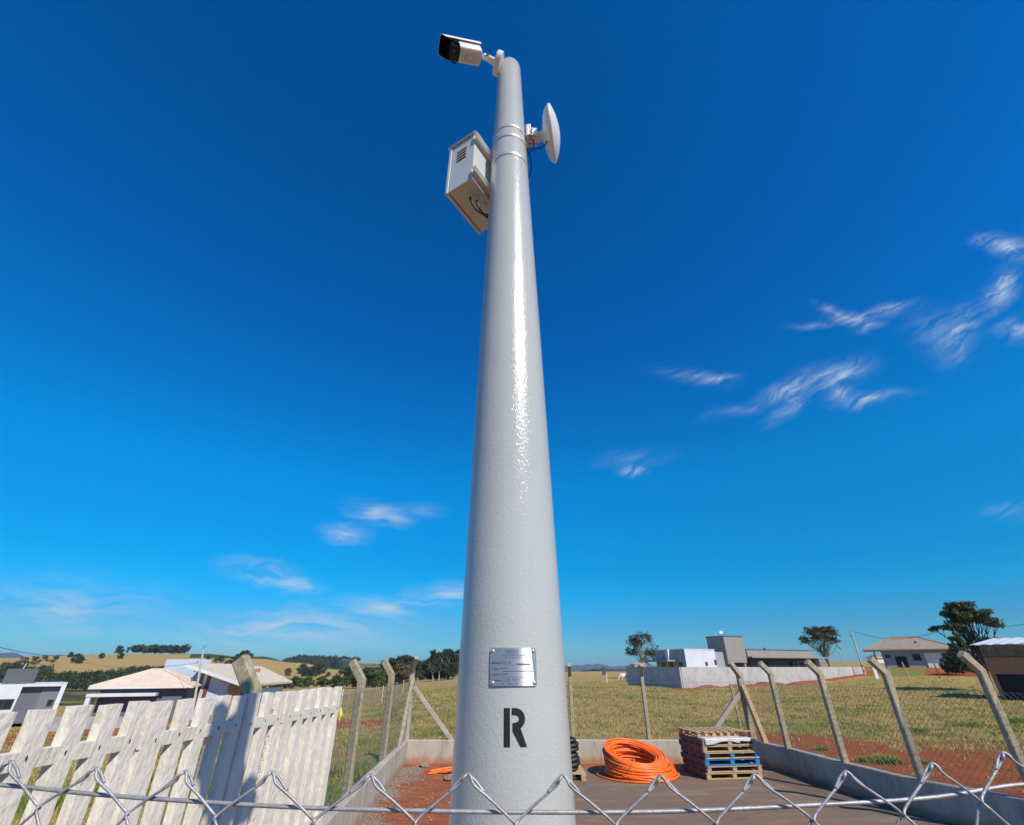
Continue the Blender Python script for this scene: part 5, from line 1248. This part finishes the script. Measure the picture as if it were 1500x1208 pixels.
m = MB(); m.tube([(xb_-1.4, 4, tz_+.1), (xb_-1.3, 4, tz_+.7)], .04, 5); m.build('vent_pipe', M['frame'], ra)

# house B: cream hip roof
YB = 44.; gzB = -2.6; thB = R(22)
el_ = on_y(130, 1006, YB)
rb = empty('hip_roof_house', (el_.x, YB, gzB), 'slate walled house with cream hip roof above the white pickets', 'house', rz=thB)
sB = lambda px, py=1010: solve(el_, thB, px, py)
wB = sB(283, 1004); ez = el_.z-gzB
rdg = el_+Matrix.Rotation(thB, 3, 'Z') @ Vector((0, 2.8, 0)); apx = solve(rdg, thB, 223, 981); apx2 = solve(rdg, thB, 240, 982)
apz = on_y(228, 980.5, rdg.y+apx*math.sin(thB)).z-gzB
hip(rb, 0, wB, 0, 5.6, ez, apz, apx, apx2, 2.8, M['roofcream'])
part_box(rb, 'wall', .7, wB-.45, .8, 5.0, -.8, ez-.145, M['wallgrey'])
cz = on_y(180, 1017, YB+1).z-gzB
part_box(rb, 'porch_canopy', .15, sB(232), -.4, .799, cz-.11, cz+.11, M['wallwhite'])
part_box(rb, 'porch_wall', .2, .5, -.35, .799, -.8, cz-.112, M['wallwhite'])
part_box(rb, 'side_wing', sB(240), wB-.7, .2, .798, -.8, cz-.2, M['wallgrey'])
window(rb, sB(207), sB(207)+.8, -.2, 1.5, y=.797, fr=False)
# low boundary wall in front of both
c0, c1 = on_y(66, 1049, 41), on_y(240, 1049, 41)
o = MB(); o.box(((c0.x+c1.x)/2, 41, (c0.z-3.4)/2), (c1.x-c0.x, .2, c0.z+3.4)); tag(o.build('boundary_wall', M['render'], loc=((c0.x+c1.x)/2, 41, -3.4)), 'low pale boundary wall in front of the cream roofed house', 'wall')

# house C: white gable house with mono-pitch sand roof
YC = 50.; gzC = -2.7
def LC(px, py, Y=YC): v = on_y(px, py, Y); return Vector((v.x-oC.x, v.y-YC, v.z-gzC))
oC = on_y(248, 1010, YC)
rc = empty('gable_house', (oC.x, YC, gzC), 'pale blue gable house with sand roof and brown brick stripes', 'house')
tl = LC(272, 971); tr = LC(356, 1001); far_r = LC(403, 998, YC+8); top_r = LC(322, 968, YC+8)
tL2 = LC(248, 966, YC+3.5); tR2 = LC(322, 968, YC+3.5)
# tall wall block behind
part_box(rc, 'tall_wall', LC(244, 966, YC+3).x, LC(300, 966, YC+3).x, 3, 4.2, 0, LC(244, 965, YC+3).z, M['wallblue'])
# roof slab falling to the right, ridge at left; thickness .16
m = MB(); A1, B1 = tl, tr; slope = Vector((tr.x-tl.x, 0, tr.z-tl.z))
m.add([A1, B1, Vector((B1.x, 9, B1.z)), Vector((A1.x, 9, A1.z)), A1-Vector((0, 0, .22)), B1-Vector((0, 0, .22)), Vector((B1.x, 9, B1.z-.22)), Vector((A1.x, 9, A1.z-.22))], [(0, 1, 2, 3), (7, 6, 5, 4), (1, 5, 6, 2), (2, 6, 7, 3), (3, 7, 4, 0)])
rr1 = finish(m.build('roof', M['roofsand'], rc))
m = MB(); m.add([A1+Vector((-.02, -.05, .02)), B1+Vector((.05, -.05, .02)), B1+Vector((.05, -.05, -.26)), A1+Vector((-.02, -.05, -.26)), A1+Vector((-.02, -.004, .02)), B1+Vector((.05, -.004, .02)), B1+Vector((.05, -.004, -.26)), A1+Vector((-.02, -.004, -.26))], [(0, 1, 2, 3), (7, 6, 5, 4), (0, 4, 5, 1), (1, 5, 6, 2), (2, 6, 7, 3), (3, 7, 4, 0)]); finish(m.build('fascia', M['frame'], rr1))
# gable wall under the roof (follows the slope)
def zroof(x): return tl.z+(tr.z-tl.z)*(x-tl.x)/(tr.x-tl.x)-.23
x0, x1 = tl.x+.9, LC(330, 1000).x
m = MB(); m.add([(x0, 1.0, 0), (x1, 1.0, 0), (x1, 1.0, zroof(x1)), (x0, 1.0, zroof(x0)), (x0, 8.6, 0), (x1, 8.6, 0), (x1, 8.6, zroof(x1)), (x0, 8.6, zroof(x0))], [(0, 1, 2, 3), (5, 4, 7, 6), (1, 5, 6, 2), (4, 0, 3, 7), (3, 2, 6, 7)])
finish(m.build('wall', M['wallblue'], rc))
for p0, p1 in ((283, 287), (293, 298)):
    xa, xb = LC(p0, 1000).x, LC(p1, 1000).x; m = MB(); m.add([(xa, .9, 0), (xb, .9, 0), (xb, .9, zroof(xb)), (xa, .9, zroof(xa)), (xa, .99, 0), (xb, .99, 0), (xb, .99, zroof(xb)), (xa, .99, zroof(xa))], [(0, 1, 2, 3), (1, 5, 6, 2), (4, 0, 3, 7), (5, 4, 7, 6)]); finish(m.build('brick_pillar', mat('brown_brick', (.20, .085, .05), var=(.14, .06, .04), vscale=4), rc))
xa, xb = LC(329, 1005).x, LC(347, 1005).x
m = MB(); m.box(((xa+xb)/2, .85, (zroof(xb)-.05)/2), (xb-xa, .26, zroof(xb)-.05)); m.build('stone_panel', M['stone'], rc)
part_box(rc, 'rear_wing', LC(346, 1010).x+.3, LC(396, 1010, YC+6).x, 2.2, 9, 0, tr.z-.5, M['wallblue'])
part_box(rc, 'porch_opening', LC(348, 1020).x+.2, LC(366, 1020).x+.2, 2.13, 2.19, .0, tr.z-1.0, M['glass'])
part_box(rc, 'porch_post', LC(352, 1020).x, LC(352, 1020).x+.14, 1.2, 1.34, .0, tr.z-.2, M['frame'])
m = MB(); e0 = Vector((tr.x-.2, 1.8, tr.z-.02)); e1 = LC(403, 998, YC+5)
m.add([(tr.x-3.2, 5.6, LC(330, 975, YC+5.6).z), (e1.x, 1.8, e1.z-.05), (e1.x, 9.4, e1.z-.05), (tr.x-3.2, 9.4, LC(330, 975, YC+5.6).z), (tr.x+.06, 1.8, tr.z-.25), (tr.x+.06, 1.8, tr.z-.42), (e1.x, 1.8, e1.z-.22), (e1.x, 9.4, e1.z-.22), (tr.x-3.2, 9.4, tr.z-.4)], [(0, 4, 1), (0, 1, 2, 3), (4, 5, 6, 1), (1, 6, 7, 2), (5, 8, 7, 6)])
finish(m.build('roof', M['roofsand'], rc)); 
m = MB(); kx = LC(376, 984, YC+6); m.box(kx+Vector((0, 0, .1)), (.5, .5, .5), bev=.1); m.build('roof_vent', mat('terracotta', (.45, .16, .12)), rc)

# compound wall and modern grey house at right
def block_wall(name, pts, h, label):
    m = MB()
    for i in range(len(pts)-1):
        a, b = Vector(pts[i]), Vector(pts[i+1]); n = max(1, int((b-a).length/3)); d = (b-a)/n
        e = (b-a).normalized()*(.08 if i else 0)
        m.bar((a.x-e.x*0+(e.x), a.y+e.y, h/2-.15), (b.x, b.y, h/2-.15), .16, h+.3)
    return tag(m.build(name, M['render'], loc=(*pts[0], 0)), label, 'wall')
p_c = Vector((17.7, 55)); p_l = Vector((14.3, 65)); p_r = Vector((52, 77))
block_wall('compound_wall', [p_l, p_c, p_r, (62, 92)], 1.95, 'grey rendered block wall around the modern house')
# red soil heap along wall
m = MB(); n1, n2 = 90, 9; vs = []
dw = (p_r-p_c).normalized(); nw = Vector((dw.y, -dw.x))
for i in range(n1):
    s_ = 1.5+i/(n1-1)*27; hh = .45*max(0, .45+mnoise.noise((s_*.25, 0, 0))+.3*mnoise.noise((s_*1.1, 2, 0)))*min(1, i/6, (n1-1-i)/6)
    for j in range(n2):
        t = j/(n2-1); q = p_c+dw*s_+nw*(.05+t*1.9); z = hh*math.sin(math.pi*min(1, .25+t*.75))*(1-.0*t)+.06*mnoise.noise((q.x*2, q.y*2, 0))*(t > 0)
        vs.append((q.x, q.y, ground(q.x, q.y)-.05+max(0, z)))
m.add(vs, [(i*n2+j, i*n2+j+1, (i+1)*n2+j+1, (i+1)*n2+j) for i in range(n1-1) for j in range(n2-1)])
tag(finish(m.build('soil_heap', M['soil'], smooth=True)), 'low red soil heap along the foot of the grey compound wall', kind='stuff')
angD = R(25); oD = Vector((21.5, 64, 0))
rdh = empty('modern_house', oD, 'grey modern flat roofed house behind the rendered block wall', 'house', rz=angD)
def LD(px, py, Y): v = on_y(px, py, Y); w_ = Matrix.Rotation(-angD, 3, 'Z') @ (v-oD); return w_
part_box(rdh, 'white_block', .03, 5.1, 0, 5.4, 0, 3.85, M['wallwhite'])
part_box(rdh, 'side_wall', 0, .028, .0, 5.4, 0, 3.87, M['walllight'])
part_box(rdh, 'parapet', -.03, 5.15, -.04, 5.44, 3.875, 3.95, M['zinc'])
part_box(rdh, 'porch_slab', -1.6, -.032, 1.5, 6.0, 2.55, 2.75, M['walltaupe'])
part_box(rdh, 'chimney_block', -.35, -.002, 2.6, 3.1, 2.755, 3.95, M['wallwhite'])
w_ = window(rdh, 3.2, 3.45, 2.15, 2.45, y=-.003, fr=False); w_ = window(rdh, 4.8, 5.02, 2.25, 2.7, y=-.003, fr=False)
for y0_, y1_ in ((.6, 1.3), (2.3, 3.0), (3.8, 4.3)):
    m = MB(); m.box((-.015, (y0_+y1_)/2, 2.0), (.03, y1_-y0_, .9)); m.build('side_window', M['glass'], rdh)
# tower
t0 = Matrix.Rotation(-angD, 3, 'Z') @ (Vector((28.4, 68, 0))-oD)
part_box(rdh, 'tower', t0.x, t0.x+3.6, t0.y, t0.y+3.0, 2.45, 5.55, M['walltaupe'])
part_box(rdh, 'tower_cap', t0.x-.05, t0.x+3.65, t0.y-.05, t0.y+3.05, 5.552, 5.64, M['darkmetal'])
part_box(rdh, 'link_wall', 5.102, t0.x+.3, 1.2, 5.0, 0, 3.7, M['walllight'])
part_box(rdh, 'porch_recess', t0.x+.302, t0.x+5.2, t0.y+1.2, t0.y+3, 0, 2.44, M['wallgrey'])
part_box(rdh, 'porch_column', t0.x+3.0, t0.x+3.3, t0.y+.1, t0.y+.4, 0, 2.44, M['walltaupe'])
lx0 = t0.x+3.605
part_box(rdh, 'roof_band', lx0, lx0+13.6, t0.y-.2, t0.y+6, 3.2, 4.0, M['walltaupe'])
part_box(rdh, 'roof_flashing', lx0+.05, lx0+13.65, t0.y-.25, t0.y+6, 4.002, 4.07, M['darkmetal'])
part_box(rdh, 'roof_eave', lx0+.002, lx0+17.0, t0.y-.9, t0.y+5.8, 3.02, 3.195, M['walltaupe'])
part_box(rdh, 'long_wall', lx0+1.6, lx0+15.2, t0.y+1.0, t0.y+5.5, 0, 3.015, M['wallgrey'])
part_box(rdh, 'end_wall', lx0+15.205, lx0+15.6, t0.y+.6, t0.y+5.5, 0, 3.015, M['wallwhite'])
for a0_, a1_ in ((3.6, 5.0), (9.4, 10.0)): window(rdh, lx0+a0_, lx0+a1_, 1.7, 2.5, y=t0.y+.997, fr=False)
window(rdh, lx0+11.3, lx0+13.4, 1.2, 2.65, y=t0.y+.997, fr=True)
sp0 = t0+Vector((.6, .8, 5.64)); m = MB(); m.tube([sp0, sp0+Vector((0, 0, .35))], .03, 6); m.lathe([(.02, 0), (.15, .03), (.22, .09)], frame_to((-.6, -.7, .4), sp0+Vector((0, -.05, .4))), 16); m.build('roof_dish', M['white_metal'], rdh)
m = MB(); sp1 = t0+Vector((.1, 1.3, 5.64)); m.tube([sp1, sp1+Vector((0, 0, .5))], .03, 6); m.build('antenna_mast', M['frame'], rdh)
m = MB(); m.box((lx0+6.3, t0.y+2, 4.2), (.25, .25, .28)); m.build('roof_vent', M['darkmetal'], rdh)
# small unfinished brick building behind wall
bp0 = on_y(929, 972, 74); rbk = empty('brick_hut', (bp0.x, 74, 0), 'small unfinished pale brick hut behind the left end of the block wall', 'hut')
part_box(rbk, 'wall', 0, 1.7, 0, 2, 0, bp0.z, mat('pale_brick', (.50, .35, .27), var=(.38, .22, .16), vscale=5)); part_box(rbk, 'opening', .45, .75, -.01, .0-.001, bp0.z-.55, bp0.z-.2, M['dark'])
part_box(rbk, 'ledge', -.05, 1.75, -.05, 2.05, bp0.z+.002, bp0.z+.07, M['fascia'])

# house E: taupe hip roof on the rise at right
YE = 92.; e0 = on_y(1265, 951, YE); thE = R(-34); gzE = ground(on_y(1340, 975, YE).x, YE)-.2
sE = lambda px, py=965: solve(e0, thE, px, py)
re_ = empty('hip_roof_house', (e0.x, YE, gzE), 'light grey house with taupe hip roof on the rise at right', 'house', rz=thE)
wE = sE(1412, 955); ezE = e0.z-gzE
hip(re_, 0, wE, 0, 8, ezE, ezE+2.0, 4.6, wE-5.2, 3.6, M['rooftaupe'], fascia=M['walltaupe'], th=.16)
wx0 = sE(1296)
part_box(re_, 'wall', wx0, wE-.6, .8, 7.2, -.6, ezE-.162, M['walllight'])
part_box(re_, 'porch_post', 1.3, 1.55, .9, 1.15, -.6, ezE-.162, M['walllight'])
part_box(re_, 'white_panel', sE(1357), sE(1382), .68, .798, -.6, ezE-.6, mat('cream_wall_paint', (.78, .74, .64)))
d0, d1 = sE(1312), sE(1329)
m = MB(); m.box(((d0+d1)/2, .785, (ezE-1.1)/2), (d1-d0, .03, ezE-1.1)); m.build('door', M['dark'], re_)
for p0, p1 in ((1339, 1350), (1384, 1392)): window(re_, sE(p0), sE(p1), ezE-1.7, ezE-.8, y=.797, fr=False)
window(re_, wx0+.3, wx0+.9, ezE-1.3, ezE-.9, y=.797, fr=False)
m = MB(); m.lathe([(.22, 0), (.22, .3), (.02, .6)], Matrix.Translation((wE-5.5, 1.8, ezE+.9)), 8); m.build('roof_vent', M['rooftaupe'], re_)
# tiny house seen through the gap
th0 = on_y(1283, 963, 170); tg = ground(th0.x, 170)
rt_ = empty('distant_house', (th0.x, 170, tg), 'tiny pale distant house seen under the porch of the taupe roofed house', 'house')
part_box(rt_, 'wall', 0, 4, 0, 4, 0, th0.z-tg, M['wallwhite']); hip(rt_, -.4, 4.4, -.4, 4.4, th0.z-tg+.15, th0.z-tg+.9, 1.2, 2.8, 2, M['rooftaupe'])

# brick shed at right edge
sc0 = Vector((32.9, 36, 0)); sang = math.atan2(-.84, .54)
sh = empty('brick_shed', tuple(sc0), 'rough brick shed with white sheet roof at the right picture edge', 'shed', rz=sang)
part_box(sh, 'wall', 0, 11, .0, 5, -.1, 2.55, M['brick'])
rsd = random.Random(2); m = MB(); x = .0
while x < 10.8:
    wd = rsd.uniform(1.2, 2.4); m.box((x+wd/2, -.03, 2.92+rsd.uniform(-.03, .03)), (wd-.03, .04, .66), Matrix.Rotation(rsd.uniform(-.015, .015), 3, 'Y')); x += wd
m.build('cladding_boards', mat('rough_boards', (.26, .19, .12), var=(.14, .09, .06), vscale=3, bump=.4), sh)
part_box(sh, 'frame_beam', 0, 11, .0, 5, 2.56, 3.24, M['wooddark'])
m = MB(); nx = 60; vs = []
for i in range(nx):
    x = -.4+i/(nx-1)*11.8; zz = 3.30+.02*math.sin(i*1.9)
    vs += [(x, -.25, zz), (x, 5.2, zz+.55), (x, 5.2, zz+.59), (x, -.25, zz+.04)]
m.add(vs, [(i*4+j, (i+1)*4+j, (i+1)*4+(j+1) % 4, i*4+(j+1) % 4) for i in range(nx-1) for j in range(4)]+[(0, 1, 2, 3), tuple((nx-1)*4+j for j in (3, 2, 1, 0))]); finish(m.build('roof', M['zinc'], sh))
part_box(sh, 'opening', .25, 10.6, -.012, -.002, -.05, 1.55, M['dark'])

# ------------------------------------------------------------------ utility poles and cables
def upole(px_t, py_t, px_b, py_b, Y, label, r=.13, base_paint=False):
    t = on_y(px_t, py_t, Y); b = on_y(px_b, py_b, Y); gz = ground(b.x, Y); d = (t-b).normalized(); b2 = b-d*((b.z-gz)/d.z+.2)
    root = empty('utility_pole', (b2.x, b2.y, gz), label, 'pole')
    m = MB(); m.tube([b2-root.location, t-root.location], [r, r*.62], 10); m.build('shaft', mat('pole_concrete', (.50, .49, .46), var=(.40, .39, .36), vscale=2), root, smooth=40)
    if base_paint:
        for k, q in enumerate((.35, 1.0)): m = MB(); c = b2-root.location+d*(q+.2); m.tube([c, c+d*.3], r*1.06, 10); m.build('painted_ring', mat('red_ring_paint', (.35, .12, .07)), root)
    return root, t, b2, d
ru, tR, _, _ = upole(1245.5, 921, 1270, 997, 74, 'tall concrete utility pole at the right end of the block wall', base_paint=True)
m = MB(); q = tR-ru.location; m.bar(q+Vector((-.1, -.12, -.9)), q+Vector((-.1, .3, -.9)), .06, .06); m.build('bracket', M['darkmetal'], ru)
rl, tL_, bL, dL = upole(298, 951, 286, 1018, 44, 'pale leaning utility pole in front of the gable house', r=.11)
for k, zz in enumerate((-.9, -1.6, -2.3)):
    m = MB(); q = tL_-rl.location+Vector((0, -.1, zz)); m.tube([q, q+Vector((-.14, -.02, 0))], .03, 6); m.lathe([(.035, 0), (.05, .04), (.035, .09)], Matrix.Translation(q+Vector((-.16, -.02, -.04))), 8); m.build('insulator', M['darkmetal'], rl)
m = MB(); q = tL_-rl.location; m.tube([q+Vector((-.02, 0, -.1)), q+Vector((0, -.05, .25)), q+Vector((.2, -.1, .32))], .022, 6); m.build('top_hook', M['darkmetal'], rl)
for (pt, pb, Y, lb) in (((1225, 944), (1236, 972), 150, 'thin distant pole with a lamp right of the umbrella tree'), ((1248, 962), (1252, 973), 170, 'tiny distant pole just left of the tall right utility pole'), ((1200, 966), (1203, 975), 150, 'short distant pole at the foot of the umbrella tree')):
    r_, t__, _, _ = upole(*pt, *pb, Y, lb, r=.12)
    if Y == 150 and pt[0] == 1225:
        m = MB(); q = t__-r_.location; m.tube([q, q+Vector((.4, 0, -.5)), q+Vector((1.0, 0, -1.2))], .12, 6); m.build('lamp_arm', M['darkmetal'], r_)
def cable(a, b, sag, r, label, name='power_cable'):
    a, b = Vector(a), Vector(b); path = [a.lerp(b, k/30)+Vector((0, 0, -sag*4*(k/30)*(1-k/30))) for k in range(31)]
    m = MB(); m.tube(path, r, 5); return tag(m.build(name, M['rubber'], loc=tuple(a)), label, 'cable', 'overhead power cables')
cable(tR+Vector((0, 0, -.1)), on_y(1375, 924, 50), .9, .022, 'overhead cable from the right utility pole to the big tree')
cable(on_y(1460, 918, 48), on_y(1560, 896, 34), .2, .016, 'overhead cable right of the big tree')
cable(on_y(-60, 930, 38), on_y(95, 959, 95), .5, .03, 'overhead cable crossing the sky at the left edge')
cable(on_y(96, 959, 96), tL_+Vector((-.1, 0, -1.0)), 1.0, .016, 'thin cable over the hillside to the left utility pole')

# field fence posts, sign, cow
for i, (pt, pb, lb) in enumerate((((1301, 977), (1306, 993), 'pale field post left of the other two'), ((1321, 969), (1331, 992), 'tall pale field post in front of the house door'), ((1368, 971), (1377, 992), 'dark rusty field post before the red bank'))):
    Y = 62; a, b = on_y(*pt, Y), on_y(*pb, Y); gz = ground(b.x, Y); b.z = min(b.z, gz); m = MB(); m.tube([Vector((b.x, Y, gz-.2)), b.lerp(a, .5)+Vector((.02, 0, 0)), a], [.075, .07, .06], 8)
    tag(m.build('fence_post', M['bark'] if i == 2 else M['conc'], loc=(b.x, Y, gz)), lb, 'post', 'posts in the field before the right house')
b = on_y(1284, 990, 66); m = MB(); m.box((b.x, 66, b.z+.35), (.42, .12, 1.3), bev=.02); tag(m.build('marker_stone', M['wallwhite'], loc=(b.x, 66, b.z)), 'small white marker slab in the grass left of the field posts', 'marker')
b = on_y(887, 996, 72); gz = ground(b.x, 72); t = on_y(886, 984, 72)
rs = empty('field_sign', (b.x, 72, gz), 'small dark sign on a white post in the field right of the pole', 'sign')
m = MB(); m.tube([(.2, 0, -.1), (.18, 0, 1.1)], .06, 6); m.build('post', M['frame'], rs); m = MB(); m.box((-.15, 0, 1.35), (.5, .1, .8), bev=.01); m.add([(-.45, -.08, 1.75), (.15, -.08, 1.75), (-.15, -.08, 2.0), (-.45, .08, 1.75), (.15, .08, 1.75), (-.15, .08, 2.0)], [(0, 1, 2), (5, 4, 3), (0, 2, 5, 3), (1, 4, 5, 2)]); m.build('panel', M['darkmetal'], rs)
# grazing cow
cw = on_y(914, 997, 76); gz = ground(cw.x, 76)
bm = bmesh.new(); skn = []
verts = [((0, 0, 1.05), .34), ((.55, 0, 1.08), .33), ((.85, 0, 1.02), .24), ((-.5, 0, 1.08), .33), ((-.8, 0, 1.12), .24), ((-1.05, 0, .9), .13), ((-1.3, 0, .55), .11), ((-1.5, 0, .30), .08),
         ((-.55, -.2, .7), .12), ((-.55, -.2, .38), .075), ((-.55, -.2, .02), .06), ((-.62, .2, .7), .12), ((-.66, .2, .38), .075), ((-.62, .2, .02), .06),
         ((.7, -.2, .72), .15), ((.80, -.2, .42), .075), ((.72, -.2, .02), .06), ((.62, .2, .72), .15), ((.72, .2, .42), .075), ((.62, .2, .02), .06), ((1.0, 0, .95), .05), ((1.05, 0, .5), .03), ((-1.12, .16, .95), .03), ((-1.12, -.16, .95), .03)]
edges = [(0, 1), (1, 2), (0, 3), (3, 4), (4, 5), (5, 6), (6, 7), (3, 8), (8, 9), (9, 10), (3, 11), (11, 12), (12, 13), (1, 14), (14, 15), (15, 16), (1, 17), (17, 18), (18, 19), (2, 20), (20, 21), (5, 22), (5, 23)]
me = bpy.data.meshes.new('cow'); me.from_pydata([v[0] for v in verts], edges, []); me.materials.append(M['cowhide'])
o = bpy.data.objects.new('cow', me); COL.objects.link(o); md = o.modifiers.new('skin', 'SKIN'); md.use_smooth_shade = True
for i, v in enumerate(verts): me.skin_vertices[0].data[i].radius = (v[1], v[1])
me.skin_vertices[0].data[0].use_root = True; ms = o.modifiers.new('sub', 'SUBSURF'); ms.levels = 1; ms.render_levels = 1
o.location = (cw.x, 76, gz); o.scale = (.62, .62, .72); o.rotation_euler.z = R(20); tag(o, 'white cow grazing in the field left of the block wall', 'cow')

# white post fence beyond the left track
ftr = empty('field_fence', on_y(545, 1025, 34), 'distant wire fence on thin pale posts beyond the red track', 'fence')
pts_ = []
for k in range(15):
    t = k/14; px = 470+t*140; Y = 30+t*34; v = on_y(px, 1030-19*t, Y); gz = ground(v.x, Y); pts_.append(Vector((v.x, Y, gz)))
for k, p in enumerate(pts_):
    m = MB(); q = p-ftr.location; m.tube([q+Vector((0, 0, -.1)), q+Vector((.02*math.sin(k*3), 0, 1.35))], .035, 6); m.build('post', M['woodgrey'] if k % 3 else M['frame'], ftr)
m = MB()
for h_ in (.35, .65, .95, 1.25): m.tube([p-ftr.location+Vector((0, 0, h_)), ] if False else [p-ftr.location+Vector((0, 0, h_)) for p in pts_], .008, 4)
for a, b in zip(pts_[:-1], pts_[1:]):
    for q in range(10): c = a.lerp(b, q/10)-ftr.location; m.tube([c+Vector((0, 0, .05)), c+Vector((0, 0, 1.3))], .006, 3, cap=False)
m.build('wire', M['galvfar'], ftr)

# ------------------------------------------------------------------ air
def add_haze():
    m = bpy.data.materials.new('haze'); m.use_nodes = True; n = m.node_tree.nodes; n.remove(n['Principled BSDF'])
    v = n.new('ShaderNodeVolumePrincipled'); v.inputs['Color'].default_value = (.55, .72, 1, 1); v.inputs['Density'].default_value = .00011; v.inputs['Anisotropy'].default_value = .1
    m.node_tree.links.new(v.outputs[0], n['Material Output'].inputs['Volume'])
    b = MB(); b.box((0, 0, 0), (12000, 12000, 420)); o = b.build('haze', m); o.location = (0, 0, -130+.0); tag(o, 'thin blue air over the far hills', kind='stuff')
add_haze()
S.render.resolution_x = 1024; S.render.resolution_y = 824
S.render.engine = 'CYCLES'
S.cycles.max_bounces = 6; S.cycles.volume_bounces = 0
print('tris', sum(len(o.data.polygons) for o in bpy.data.objects if o.type == 'MESH'))
